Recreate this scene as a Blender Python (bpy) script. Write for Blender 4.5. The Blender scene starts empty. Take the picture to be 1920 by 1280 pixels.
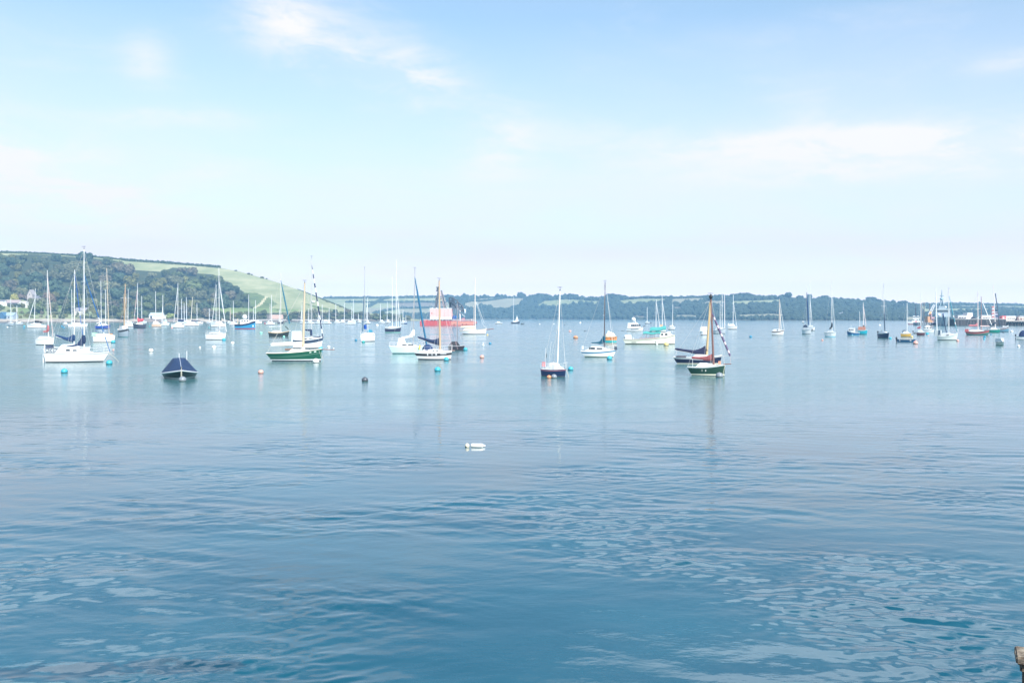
import bpy, math, random
import numpy as np
from math import sin, cos, pi, radians, sqrt
random.seed(7)
sc = bpy.context.scene
COL = sc.collection
# ------------------------------------------------------------------ camera
F = 1866.7            # focal length in photograph pixels (35 mm on 36 mm)
YH = 594.0            # row of the true horizon
H = 5.2               # eye height over the water
TH = math.atan((640 - YH) / F)
def ray(x, y):
    a, b = (x - 960) / F, (640 - y) / F
    return a, cos(TH) + sin(TH) * b, cos(TH) * b - sin(TH)
def ground(x, y, z=0.0):                 # point of the water plane seen at a photograph pixel
    a, Y, Z = ray(x, y); t = (z - H) / Z
    return (a * t, Y * t, z)
def at(x, y, D):                         # point at depth D
    a, Y, Z = ray(x, y); t = D / Y
    return (a * t, D, H + Z * t)
def lerp(a, b, t): return a + (b - a) * t
def pl(pts, x):                          # piecewise linear
    if x <= pts[0][0]: return pts[0][1]
    for (x0, y0), (x1, y1) in zip(pts, pts[1:]):
        if x <= x1: return lerp(y0, y1, (x - x0) / (x1 - x0))
    return pts[-1][1]
def inpoly(x, y, P):
    c = False; j = len(P) - 1
    for i in range(len(P)):
        xi, yi = P[i]; xj, yj = P[j]
        if (yi > y) != (yj > y) and x < (xj - xi) * (y - yi) / (yj - yi) + xi: c = not c
        j = i
    return c
cd = bpy.data.cameras.new('camera'); cam = bpy.data.objects.new('camera', cd); COL.objects.link(cam)
cd.lens = 35; cd.sensor_width = 36; cd.clip_start = 0.1; cd.clip_end = 30000
cam.location = (0, 0, H); cam.rotation_euler = (pi / 2 - TH, 0, 0); sc.camera = cam

# ------------------------------------------------------------------ materials
MATS = {}
def nodes(m):
    m.use_nodes = True
    return m.node_tree.nodes, m.node_tree.links, m.node_tree.nodes['Principled BSDF']
def M(c, rough=0.45, metal=0.0, var=0.10, scale=3.0):
    k = (tuple(round(v, 4) for v in c), rough, metal, var, scale)
    if k in MATS: return MATS[k]
    m = bpy.data.materials.new('paint'); N, Lk, P = nodes(m)
    P.inputs['Roughness'].default_value = rough; P.inputs['Metallic'].default_value = metal
    tc = N.new('ShaderNodeTexCoord'); mp = N.new('ShaderNodeMapping'); mp.inputs['Scale'].default_value = (1, 1, 2.2)
    no = N.new('ShaderNodeTexNoise'); no.inputs['Scale'].default_value = scale; no.inputs['Detail'].default_value = 4
    Lk.new(tc.outputs['Object'], mp.inputs[0]); Lk.new(mp.outputs[0], no.inputs['Vector'])
    mx = N.new('ShaderNodeMix'); mx.data_type = 'RGBA'
    mx.inputs['A'].default_value = (*[v * (1 - var * 1.6) for v in c], 1); mx.inputs['B'].default_value = (*[min(1, v * (1 + var)) for v in c], 1)
    Lk.new(no.outputs['Fac'], mx.inputs['Factor']); Lk.new(mx.outputs['Result'], P.inputs['Base Color'])
    MATS[k] = m; return m
def cloth(c): return M(c, 0.9, 0, 0.22, 5.0)
def wood(c): return M(c, 0.5, 0, 0.2, 6.0)
W = (.68, .69, .70); CREAM = (.70, .66, .54); GLASS = (.03, .04, .05); NAVY = (.010, .027, .078); BLUE = (.012, .06, .2)
TEAL = (.01, .10, .17); CYAN = (.01, .36, .55); BLACK = (.015, .017, .022); GREY = (.30, .32, .35); ALU = (.62, .64, .66)
WOODY = (.48, .34, .17); WOODR = (.22, .07, .045); TAN = (.45, .28, .15); RED = (.50, .05, .06); PINK = (.62, .22, .22)
GREEN = (.008, .075, .045); DGREEN = (.012, .045, .032); ORANGE = (.70, .20, .04); YELLOW = (.65, .40, .05); TURQ = (.06, .33, .32)
ANTI = (.02, .022, .028)

# ------------------------------------------------------------------ mesh builder
class MB:
    def __init__(s): s.v = []; s.f = []; s.m = []; s.sm = []
    def add(s, V, Fc, m=0, smooth=False):
        o = len(s.v); s.v += [tuple(p) for p in V]
        for f in Fc:
            s.f.append(tuple(i + o for i in f)); s.m.append(m); s.sm.append(smooth)
    def rings(s, R, m=0, smooth=True, cap=True, closed=True):
        n = len(R[0]); V = [p for r in R for p in r]; Fc = []
        for i in range(len(R) - 1):
            for j in range(n if closed else n - 1):
                k = (j + 1) % n
                Fc.append((i * n + j, i * n + k, (i + 1) * n + k, (i + 1) * n + j))
        s.add(V, Fc, m, smooth)
        if cap:
            s.add(R[0], [tuple(range(n))[::-1]], m); s.add(R[-1], [tuple(range(n))], m)
    def box(s, c, d, m=0, rz=0, taper=1.0, ty=None):
        ty = taper if ty is None else ty
        x, y, z = d[0] / 2, d[1] / 2, d[2] / 2; ca, sa = cos(rz), sin(rz); V = []
        for zz, kx, ky in ((-z, 1, 1), (z, taper, ty)):
            for xx, yy in ((-x, -y), (x, -y), (x, y), (-x, y)):
                X, Y = xx * kx, yy * ky
                V.append((c[0] + X * ca - Y * sa, c[1] + X * sa + Y * ca, c[2] + zz))
        s.add(V, [(3, 2, 1, 0), (4, 5, 6, 7), (0, 1, 5, 4), (1, 2, 6, 5), (2, 3, 7, 6), (3, 0, 4, 7)], m)
    def tube(s, P, r, m=0, n=6, r1=None, cap=True):
        P = [np.array(p, float) for p in P]; R = []
        r1 = r if r1 is None else r1
        for i, p in enumerate(P):
            d = P[min(i + 1, len(P) - 1)] - P[max(i - 1, 0)]; d = d / (np.linalg.norm(d) + 1e-9)
            u = np.cross(d, (0, 0, 1) if abs(d[2]) < .95 else (1, 0, 0)); u /= np.linalg.norm(u); w = np.cross(d, u)
            rr = lerp(r, r1, i / max(1, len(P) - 1))
            R.append([tuple(p + rr * (cos(2 * pi * k / n) * u + sin(2 * pi * k / n) * w)) for k in range(n)])
        s.rings(R, m, True, cap)
    def ball(s, c, r, m=0, nu=14, nv=9, sx=1, sy=1, sz=1, lo=-pi / 2, hi=pi / 2):
        R = []
        for i in range(nv + 1):
            a = lerp(lo, hi, i / nv)
            R.append([(c[0] + sx * r * cos(a) * cos(2 * pi * k / nu), c[1] + sy * r * cos(a) * sin(2 * pi * k / nu), c[2] + sz * r * sin(a)) for k in range(nu)])
        s.rings(R, m, True, False)
    def prism(s, P, y0, y1, m=0):        # polygon in x,z extruded in y
        n = len(P); V = [(x, y0, z) for x, z in P] + [(x, y1, z) for x, z in P]
        s.add(V, [tuple(range(n)), tuple(range(n, 2 * n))[::-1]] + [(i, (i + 1) % n + 0, (i + 1) % n + n, i + n) for i in range(n)], m)
    def obj(s, name, mats, parent=None, loc=None):
        me = bpy.data.meshes.new(name); me.from_pydata(s.v, [], s.f)
        for m in (mats if isinstance(mats, (list, tuple)) else [mats]): me.materials.append(m)
        me.polygons.foreach_set('material_index', s.m); me.polygons.foreach_set('use_smooth', s.sm); me.update()
        o = bpy.data.objects.new(name, me); COL.objects.link(o)
        if parent: o.parent = parent
        if loc: o.location = loc
        return o
def tag(o, label=None, cat=None, group=None, kind=None):
    for k, v in (('label', label), ('category', cat), ('group', group), ('kind', kind)):
        if v: o[k] = v
    return o
def thing(name, loc, rz, label, cat, group=None):
    o = bpy.data.objects.new(name, None); COL.objects.link(o); o.location = loc; o.rotation_euler = (0, 0, rz); o.empty_display_size = .5
    return tag(o, label, cat, group)
def npmesh(name, V, Fq, mats, midx=None, smooth=False):
    me = bpy.data.meshes.new(name); V = np.asarray(V, np.float32); Fq = np.asarray(Fq, np.int32); n, k = Fq.shape
    me.vertices.add(len(V)); me.vertices.foreach_set('co', V.ravel())
    me.loops.add(n * k); me.loops.foreach_set('vertex_index', Fq.ravel())
    me.polygons.add(n); me.polygons.foreach_set('loop_start', np.arange(0, n * k, k, dtype=np.int32))
    me.polygons.foreach_set('loop_total', np.full(n, k, np.int32))
    if midx is not None: me.polygons.foreach_set('material_index', np.asarray(midx, np.int32))
    me.polygons.foreach_set('use_smooth', np.full(n, smooth, bool))
    for m in mats: me.materials.append(m)
    me.update(calc_edges=True); return me
def link(name, me, parent=None):
    o = bpy.data.objects.new(name, me); COL.objects.link(o); o.parent = parent; return o
SPRITE = {}
def font_obj(text, size, mat, parent, loc, rot, name='lettering'):
    cu = bpy.data.curves.new(name, 'FONT'); cu.body = text; cu.size = size; cu.extrude = .006; cu.align_x = 'CENTER'; cu.align_y = 'CENTER'
    tmp = bpy.data.objects.new('tmp', cu); COL.objects.link(tmp); bpy.context.view_layer.update()
    me = bpy.data.meshes.new_from_object(tmp.evaluated_get(bpy.context.evaluated_depsgraph_get())); bpy.data.objects.remove(tmp); me.materials.clear(); me.materials.append(mat)
    o = bpy.data.objects.new(name, me); COL.objects.link(o); o.parent = parent; o.location = loc; o.rotation_euler = rot
    return o

# ------------------------------------------------------------------ boats: every measure is read off the photograph in pixels and turned into metres at the boat's own distance
class Boat:
    def __init__(s, name, label, cat, x0, x1, yw, phi=-12, group=None, beam=.32, L=None):
        s.phi = radians(phi); c, sn = abs(cos(s.phi)), abs(sin(s.phi))
        D0 = ground(960, yw)[1]; w = (x1 - x0) * D0 / F
        s.L = L or w / (c + beam * .8 * sn); s.B = s.L * beam
        s.D = D0 + s.B * .38 * c + s.L * .36 * sn; s.s = s.D / F
        s.L *= s.D / D0; s.B *= s.D / D0
        s.xc = (x0 + x1) / 2; s.yw = yw; s.va = math.atan((s.xc - 960) / F); s.L *= cos(s.va); s.B *= cos(s.va); s.c = math.copysign(max(abs(cos(s.phi)), .35), cos(s.phi)); s.detail = s.s < .125
        s.o = thing(name, ((s.xc - 960) / F * s.D, s.D, 0), s.phi - s.va, label, cat, group)
    def X(s, px): return (px - s.xc) * s.s / s.c * cos(s.va)
    def Z(s, y): return (s.yw - y) * s.s
    def half(s, x):                                      # half beam at the deck
        t = min(1, max(0, x / s.L + .5)); tm = s.tm
        if t < tm: return s.B / 2 * (s.tw + (1 - s.tw) * sin(pi / 2 * t / tm))
        return s.B / 2 * max(0.0, 1 - ((t - tm) / (1 - tm)) ** s.full)
    def sheer(s, x):
        t = min(1, max(0, x / s.L + .5)); a, m, b = s.fb
        return lerp(a, m, t / .45) if t < .0 else a * (1 - t) * (1 - 2 * t) + m * 4 * t * (1 - t) + b * t * (2 * t - 1)
    def hull(s, fb, col=W, boot=None, bootpx=1.2, anti=ANTI, antipx=1.0, stripe=None, spx=(0, 2.0), tw=.62, rs=.03, rb=.07, full=2.2, tm=.42, deck=(.74, .73, .70), rail=None, rough=.3, part='hull'):
        s.tw, s.full, s.tm = tw, full, tm; s.fb = [f * s.s for f in fb]; L = s.L
        mats = [M(anti, .6), M(boot or anti, .5), M(col, rough, 0, .05, 1.5), M(stripe or col, rough, 0, .05)]
        NT = 18; rows = []
        for i in range(NT + 1):
            t = i / NT; t = 1 - (1 - t) ** 1.15; xd = -L / 2 + L * t; xw = lerp(-L / 2 + rs * L, L / 2 - rb * L, t); b = s.half(xd); zs = s.sheer(xd)
            za = antipx * s.s; zb = za + (bootpx * s.s if boot else .02)
            zb = min(zb, .4 * zs); za = min(za, zb * .8); g0 = max(1 - spx[1] * s.s / zs, zb / zs + .02); g1 = max(1 - spx[0] * s.s / zs, g0 + .01)
            gl = [None, za / zs, zb / zs, lerp(zb / zs, g0, .33), lerp(zb / zs, g0, .66), g0, min(g1, 1), 1.0]
            r = []
            for g in gl:
                if g is None: r.append((xw, b * .55, -.35)); continue
                wl = lerp(.86, .45, max(0, (t - .45) / .55) ** 1.5); k = wl + (1 - wl) * max(0, g) ** .7
                r.append((lerp(xw, xd, g ** .9), b * k, g * zs))
            rows.append(r)
        mb = MB(); mi = [0, 1, 2, 2, 2, 3, 2]; n = 8
        for sd in (1, -1):
            V = [(p[0], p[1] * sd, p[2]) for r in rows for p in r]
            for j in range(7):
                Fc = [(i * n + j, (i + 1) * n + j, (i + 1) * n + j + 1, i * n + j + 1)[::sd] for i in range(NT)]
                if j == 0: mb.add(V, Fc, mi[j], True)
                else:
                    o = len(mb.v) - len(V)
                    for f in Fc: mb.f.append(tuple(q + o for q in f)); mb.m.append(mi[j]); mb.sm.append(True)
        r = rows[0]
        for j in range(7):
            a, b2 = r[j], r[j + 1]
            mb.add([(a[0], a[1], a[2]), (b2[0], b2[1], b2[2]), (b2[0], -b2[1], b2[2]), (a[0], -a[1], a[2])], [(0, 1, 2, 3)], mi[j])
        s.h = mb.obj(part, mats, s.o)
        dk = MB(); V = []
        for rr in rows:
            p = rr[-1]; V += [(p[0], p[1] * .985, p[2] - .015), (p[0], 0, p[2] + .03 * s.B), (p[0], -p[1] * .985, p[2] - .015)]
        dk.add(V, [f for i in range(NT) for f in ((i * 3, i * 3 + 1, i * 3 + 4, i * 3 + 3), (i * 3 + 1, i * 3 + 2, i * 3 + 5, i * 3 + 4))], 0, True)
        dk.obj('deck', M(deck, .6), s.o)
        if rail:
            for sd in (1, -1):
                t = MB(); t.tube([(q[-1][0], q[-1][1] * sd, q[-1][2]) for q in rows], max(.025, .3 * s.s), 0, 5); t.obj('toe_rail', wood(rail), s.o)
        return s
    def cabin(s, x0, x1, yt, col=W, wf=.62, sa=.15, sf=.35, wins=(), wc=GLASS, yb=None, part='cabin', roof=None, camber=.06):
        X0, X1 = sorted((s.X(x0), s.X(x1))); zt = s.Z(yt); l = X1 - X0; mb = MB(); R = []
        A, Fw = sa * l, sf * l
        def ww(x): return max(.12 * s.B, min(s.half(x) * .86, wf * s.B / 2))
        for x, k in ((X0, 0), (X0 + A, 1), (X1 - Fw, 1), (X1, 0)):
            w = ww(min(x, s.L * .4)); zd = (s.Z(yb) if yb else s.sheer(x)) - .02; z = zt if k else zd + .03; q = .86 if k else .98
            R.append([(x, w, zd), (x, w * q, z), (x, 0, z + camber * w * k), (x, -w * q, z), (x, -w, zd)])
        mb.rings(R, 0, False, True, False)
        cb = mb.obj(part, [M(col, .35, 0, .05)], s.o)
        for (a, b, y0, y1) in wins:
            a, b = sorted((s.X(a), s.X(b)))
            for sd in (1, -1):
                wm = MB(); V = []
                for off in (-.02, .02):
                    for x, z in ((a, s.Z(y1)), (b, s.Z(y1)), (b - .06 * (b - a), s.Z(y0)), (a + .04 * (b - a), s.Z(y0))):
                        zd = (s.Z(yb) if yb else s.sheer(x)); h = min(1, max(0, (z - zd) / (zt - zd + 1e-6))); w = ww(min(max(x, X0), s.L * .4)) * lerp(.98, .86, h) + off
                        V.append((x, sd * w, z))
                wm.add(V, [(0, 1, 2, 3), (4, 5, 6, 7), (0, 1, 5, 4), (1, 2, 6, 5), (2, 3, 7, 6), (3, 0, 4, 7)]); wm.obj('window', M(wc, .12), cb)
        s.cab = cb; return s
    def mast(s, xb, xt, yt, col=ALU, yb=None, r=None, sp=(), part='mast', top=True, off=0.0, back=None):
        X0 = s.X(xb); zt = s.Z(yt); dx = (xt - xb) * s.s; z0 = s.Z(yb) if yb else s.sheer(max(-s.L / 2, min(X0, s.L / 2)))
        tx, ty = X0 + dx * cos(s.phi), -dx * sin(s.phi) + off; r = r or max(.065, .6 * s.s)
        mb = MB(); mb.tube([(X0, off, z0 - .1), (lerp(X0, tx, .5), lerp(off, ty, .5), lerp(z0, zt, .5)), (tx, ty, zt)], r, 0, 8, r * .6); mo = mb.obj(part, M(col, .35, 0, .06) if col[0] > .3 else wood(col), s.o)
        for y, hw in sp:
            k = (s.Z(y) - z0) / (zt - z0); p = (lerp(X0, tx, k), lerp(off, ty, k), s.Z(y)); h = hw * s.s / max(.25, min(1, abs(sin(s.phi)) + .25)); h = min(h, s.B * .5)
            q = MB(); q.tube([(p[0] - .1, p[1] - h, p[2] + .05), p, (p[0] - .1, p[1] + h, p[2] + .05)], max(.025, .25 * s.s), 0, 5); q.obj('spreader', M(ALU, .4), mo)
        if top and s.detail:
            q = MB(); q.tube([(tx, ty, zt), (tx, ty, zt + .35)], .015, 0, 5); q.tube([(tx - .25, ty, zt + .3), (tx + .2, ty, zt + .3)], .018, 0, 5); q.ball((tx, ty, zt + .05), .06, 0, 8, 5); q.obj('wind_vane', M(BLACK), mo)
        s.m = (X0, off, z0, tx, ty, zt, r); s.mo = mo; return s
    def mpt(s, z): X0, o, z0, tx, ty, zt, r = s.m; k = (z - z0) / (zt - z0); return (lerp(X0, tx, k), lerp(o, ty, k), z)
    def wires(s, n=1, col=(.5, .5, .5), ytop=None, r=None, bow=None, back=True, fore=True):
        zt = s.Z(ytop) if ytop else s.m[5]; p = s.mpt(zt - .1); r = r or .008 + .05 * s.s
        def wire(nm, a, b):
            q = MB(); q.tube([a, b], r, 0, 4); q.obj(nm, M(col, .4), s.o)
        if fore: wire('forestay', p, (s.X(bow[0]), 0, s.Z(bow[1])) if bow else (s.L * .49, 0, s.sheer(s.L * .49)))
        if back: wire('backstay', p, (-s.L * .49, 0, s.sheer(-s.L * .49)))
        for sd in (1, -1):
            x = s.m[0] - .2; b = s.half(x) * .95
            wire('shroud', p, (x, sd * b + s.m[1] * 0, s.sheer(x)))
            if n > 1: wire('shroud', s.mpt(lerp(s.m[2], zt, .6)), (x - .5, sd * s.half(x - .5) * .95, s.sheer(x)))
        return s
    def jib(s, ytop, xb, yb, col=W, col2=None, r=None, xt=None, pat=(9, 12)):
        a = np.array(s.mpt(s.Z(ytop))); b = np.array((s.X(xb), 0, s.Z(yb)))
        if xt is not None: a[0] = s.X(xt)
        r = r or max(.06, .55 * s.s); mb = MB(); n = 16
        for i in range(n):
            k0, k1 = i / n, (i + 1) / n; rr = lambda k: r * (.35 + .65 * min(1, 3 * k) * (1 - .35 * k))
            mb.tube([a + (b - a) * k0, a + (b - a) * k1], rr(k0), (i in pat) if col2 else 0, 7, rr(k1), cap=i in (0, n - 1))
        mb.obj('furled_jib', [cloth(col), cloth(col2 or col)], s.o); return s
    def cover(s, xa, ya, ym, col, th=4.0, collar=0.0, xm=None, spar=True, part='sail_cover', ww=.8, droop=.0):
        zm = s.Z(ym); p = s.mpt(zm); xm_ = p[0] if xm is None else s.X(xm); sd = math.copysign(1, s.X(xa) - xm_); a = np.array((s.X(xa), 0, s.Z(ya))); b = np.array((xm_ + sd * .12, p[1], zm)); th *= s.s / 2
        if spar:
            q = MB(); q.tube([a + (0, 0, -th * .8), b + (0, 0, -th * .8)], max(.045, .3 * s.s), 0, 6); q.obj('boom', M(ALU, .4), s.o)
        R = []; n = 12
        for i in range(n + 1):
            k = i / n; c = a + (b - a) * k; hh = th * lerp(.75, 1.15, k) * (1 + .12 * sin(7 * k + xa)); ww_ = th * lerp(.55, .8, k) * ww
            up = 0
            if collar: up = collar * s.s * max(0, (k - .6) / .4) ** 1.7
            if i in (0,): hh *= .6; ww_ *= .6
            c[2] -= droop * s.s * sin(pi * k)
            R.append([(c[0], c[1] + ww_ * cos(q), c[2] + (hh + (up if sin(q) > 0 else 0)) * sin(q)) for q in [2 * pi * j / 10 for j in range(10)]])
        mb = MB(); mb.rings(R, 0, True, True)
        if collar:
            c = s.mpt(zm + collar * s.s * .5); mb.ball(c, collar * s.s * .55, 0, 10, 6, .32, .32, 1.0)
        mb.obj(part, cloth(col), s.o); return s
    def box(s, part, x0, x1, y0, y1, wf, col, parent=None, yc=0.0, taper=.92, rough=.5):
        a, b = sorted((s.X(x0), s.X(x1))); mb = MB(); w = wf * s.B
        mb.box(((a + b) / 2, yc * s.B, (s.Z(y0) + s.Z(y1)) / 2), (b - a, w, abs(s.Z(y0) - s.Z(y1))), 0, 0, taper); return mb.obj(part, M(col, rough), parent or s.o)
    def dome(s, part, x0, x1, yt, yb, wf, col, flat=1.0):
        a, b = sorted((s.X(x0), s.X(x1))); mb = MB(); mb.ball(((a + b) / 2, 0, s.Z(yb)), 1, 0, 14, 6, (b - a) / 2, wf * s.B / 2, s.Z(yt) - s.Z(yb), 0, pi / 2 * .98); return mb.obj(part, cloth(col), s.o)
    def tube(s, part, P, r, col, parent=None):
        mb = MB(); mb.tube([(s.X(x), yy * s.B, s.Z(y)) for x, yy, y in P], r * s.s, 0, 6); return mb.obj(part, M(col, .45), parent or s.o)
    def rails(s, h=.55):
        if not s.detail: return s
        xs = [-.49, -.36, -.2, -.04, .12, .28, .42, .49]
        for sd in (1, -1):
            q = MB(); top = []
            for t in xs:
                x = t * s.L; b = s.half(x) * .95 * sd; z = s.sheer(x); q.tube([(x, b, z - .02), (x, b, z + h)], .012, 0, 4); top.append((x, b, z + h))
            q.tube(top, .010, 0, 4); q.tube([(p[0], p[1], p[2] - h * .5) for p in top], .008, 0, 4); q.obj('guard_rail', M(ALU, .3), s.o)
        q = MB(); x = s.L * .5; z = s.sheer(x); q.tube([(s.L * .42, s.half(s.L * .42), z + h), (x + .1, 0, z + h + .08), (s.L * .42, -s.half(s.L * .42), z + h)], .016, 0, 5); q.tube([(x, 0, z), (x + .1, 0, z + h + .08)], .016, 0, 5); q.obj('pulpit', M(ALU, .3), s.o)
        return s
    def mooring(s, dx=2.0):
        q = MB(); x = s.L * .48; z = s.sheer(x); q.tube([(x, 0, z), (x + dx * .5, .1, z * .45), (x + dx * .8, .15, -.05)], max(.02, .18 * s.s), 0, 5); q.obj('mooring_rope', M((.55, .5, .4), .8), s.o); return s
    def outboard(s):
        x = -s.L * .5; mb = MB(); mb.box((x - .15, 0, s.sheer(x) + .25), (.32, .3, .5), 0, 0, .8); om = mb.obj('outboard_motor', M(BLACK, .4), s.o); mb = MB(); mb.box((x - .15, 0, .1), (.14, .12, .9), 0); mb.obj('drive_leg', M(BLACK, .4), om); return s
    def marks(s, part, t0, t1, g0, g1, col, n=1, side=-1):    # painted marks a hair proud of the topsides, shapes only
        x0, x1 = t0 * s.L, t1 * s.L
        for i in range(n):
            a, b = lerp(x0, x1, i / n), lerp(x0, x1, (i + .78) / n); mb = MB(); V = []
            for off in (-.03, .035):
                for x, g in ((a, g0), (b, g0), (b, g1), (a, g1)):
                    t = x / s.L + .5; wl = lerp(.86, .45, max(0, (t - .45) / .55) ** 1.5); V.append((x, side * (s.half(x) * (wl + (1 - wl) * g ** .7) + off), g * s.sheer(x)))
            mb.add(V, [(0, 1, 2, 3), (4, 5, 6, 7), (0, 1, 5, 4), (1, 2, 6, 5), (2, 3, 7, 6), (3, 0, 4, 7)]); mb.obj(part, M(col, .4), s.o)
        return s
SY = 'sailing yachts moored in the harbour'
def sloop(label, x0, x1, yw, fb, mast, phi=-12, hull=W, hk={}, cab=None, cov=None, jib=None, sp=(), wires=1, name='sailing_yacht', cat='sailing yacht', group=SY, mk={}, ck={}, rig=True, beam=.32):
    b = Boat(name, label, cat, x0, x1, yw, phi, group, beam); b.hull(fb, hull, **hk)
    if cab: b.cabin(*cab, **ck)
    if mast: b.mast(*mast, sp=sp, **mk)
    if mast and rig and b.s < .2: b.wires(wires)
    if cov: b.cover(*cov)
    if jib: b.jib(*jib)
    return b
# ------------------------------------------------------------------ settings of light, air and water
EXPO = 1.0; SUN_E = 4.2; SKY_S = 0.10; SKY_TINT = (.765, .975, .97, 1); CLOUD_C = (5.1, 5.0, 5.2, 1); VEIL_C = (4.85, 4.72, 5.3, 1)
HAZE_D = 0.00023; HAZE_C = (.32, .60, .92, 1)
WATER_A = (.002, .055, .090, 1); WATER_B = (.005, .076, .116, 1); SLOPE = .082

CLOUDS = [(530, 45, 80, 65, -.5, .62), (640, 90, 170, 70, -.45, .6), (790, 140, 100, 50, -.3, .6), (275, 115, 40, 40, .4, .6), (330, 222, 140, 18, .05, .55), (40, 340, 250, 80, -.25, 1.4), (220, 370, 110, 36, -.2, .5), (930, 275, 75, 60, .5, .9), (1480, 278, 330, 38, .0, 1.0), (1850, 268, 280, 26, -.06, 1.2), (1600, 328, 300, 18, 0, .9), (1890, 118, 60, 16, 0, .6), (400, 325, 80, 20, 0, .45), (1500, 60, 250, 30, .1, .2), (1100, 240, 120, 30, 0, .25), (1500, 190, 120, 40, -.6, .25)]
HIGH = [(120, -290, 420, 230, .1, .8), (1560, -330, 420, 300, -.15, 1.15), (1150, -420, 160, 200, .3, .8)]  # unseen bright cloud banks above the view, added to throw pale patches on water
HORIZ_C = (7.7, 6.6, 6.3, 1)
# ================================================================== the boats, left to right
# large white yacht
b = sloop('large white yacht with navy sail cover and letters on its dodger, nearest at far left', 81, 207, 679.5, (18.5, 16, 17.5), (157.5, 159, 468, W), -10, W,
          dict(rs=.035, rb=.10, antipx=1.6, rail=(.6, .6, .58)), (104, 178, 651.5), (120, 652, 646, NAVY, 4.5, 17), (514, 206, 660, (.02, .12, .32), W), ((577, 15), (530, 10)), 2, ck=dict(wins=[(125, 133, 655, 659), (138, 146, 656, 659)], sf=.5))
b.mo['label'] = 'tall white mast with two sets of spreaders'
b.rails(.6); b.mooring(1.5)
for sd in (1, -1):
    q = MB(); q.box((s0 := (b.X(89) + b.X(105)) / 2, sd * b.half(b.X(96)) * .97, (b.Z(653.5) + b.Z(661)) / 2), (b.X(105) - b.X(88), .03, b.s * 7.5)); d = q.obj('dodger', cloth((.10, .13, .16)), b.o)
    font_obj('TADEN', b.s * 7.6, M(W, .6), d, (s0, sd * (b.half(b.X(96)) * .97 + .03), (b.Z(653.7) + b.Z(661)) / 2), (pi / 2, 0, 0 if sd < 0 else pi))
b.box('cockpit_cover', 87, 99, 648, 653.5, .5, NAVY); b.tube('stern_pole', [(83, .2, 661), (82, .2, 648)], .3, W); b.tube('boom_crutch', [(124, 0, 660), (124, 0, 648)], .3, ALU)
b.box('ensign_staff', 83, 84, 644, 661, .02, W); b.box('bathing_ladder', 80.5, 82.5, 664, 680, .14, ALU)
b.tube('inner_forestay', [(159, 0, 515), (176, 0, 660)], .18, (.35, .4, .5)); b.tube('lazy_jack', [(158, .02, 575), (128, 0, 648)], .13, (.5, .5, .5))
sloop('white yacht with bright blue sail cover, close behind the large white yacht', 98, 172, 664, (13, 12, 14), (138.5, 141, 506, W), -14, W, {}, (112, 152, 646), (104.5, 629, 640, (.009, .04, .12), 5.5, 12), (512, 156, 640, (.02, .10, .35), W), ((577, 13),), 2)
b = sloop('white yacht with dusty red sail cover at the left edge of the moorings', 65, 105, 647, (12, 11.5, 15), (90.5, 90, 507, W), -38, W, dict(antipx=1.2), (72, 98, 631), (80.5, 622, 622, (.40, .13, .14), 4, 12), (518, 99, 632, (.72, .55, .52), W), ((570, 11),), 2)
b.rails(.6)
b = sloop('small white yacht with dark boom cover and slanting forestay, in front of the grey shed', 49, 88, 615.5, (7, 7, 8.5), (64.3, 67, 541, W), 168, W, {}, (56, 78, 606), (80, 604.5, 603, BLACK, 4.5), (558, 52, 606, W), ())
sloop('tiny white boat with a thin pale mast, leftmost of all boats', 14, 28, 611, (4, 4, 5), (20.5, 20.5, 560, (.55, .6, .62)), -70, W, {}, (16, 25, 604.5))
sloop('small pale boat with a short stubby mast, second boat from the left edge', 29, 44, 608.5, (3.5, 3.5, 4.5), (31.5, 32, 573, W), 15, W, {}, (33, 41, 603.5))
sloop('white yacht seen between the two tall masts, moored near the beach', 127, 166, 614, (7, 6.5, 8), (135, 135.3, 543, W), -8, W, {}, (134, 156, 605), (150, 604, 602, BLACK, 2))
b = Boat('motor_launch', 'little white motorboat with dark outboard beside two blue buoys, by the beach', 'motorboat', 117, 129, 610, 160); b.hull((3.5, 3.2, 4.5)); b.cabin(119, 126, 604); b.outboard()
b = sloop('royal blue ketch with two white masts, near the left beach', 177.5, 208, 616.5, (6.5, 6, 8), (190, 190, 526, W), -10, (.015, .05, .28), dict(antipx=1), (184, 203, 606.5), (181, 606, 604, W, 2), None, ((552, 8), (577, 6)))
b.mast(198, 198.3, 543, W, part='mizzen_mast', top=False)
b = sloop('cream yacht with tall brown topped mast and orange item on deck', 173.5, 218, 642, (13, 12, 13.5), (204.5, 201.3, 503, (.62, .5, .38)), -22, (.74, .73, .68), dict(antipx=1, deck=(.72, .7, .62)), (178, 214, 626), None, None, ((572, 10), (533, 5)), 2)
b.dome('deck_tent', 201, 213, 625.5, 631, .4, ORANGE); b.box('cockpit_cover', 173.5, 181, 624, 630, .7, (.35, .55, .42)); b.box('stern_box', 176, 179, 628, 632, .3, TAN)
b = Boat('gaff_cutter', 'grey hulled gaff cutter seen bow on with orange brown spars', 'sailing boat', 218.5, 247, 632, -76, SY, .36); b.hull((15, 13, 16.5), (.42, .47, .52), stripe=(.03, .03, .035), spx=(1.2, 4.2), full=1.8, rb=.02, antipx=.8, anti=(.1, .3, .28), deck=(.55, .5, .42), rail=W)
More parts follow.
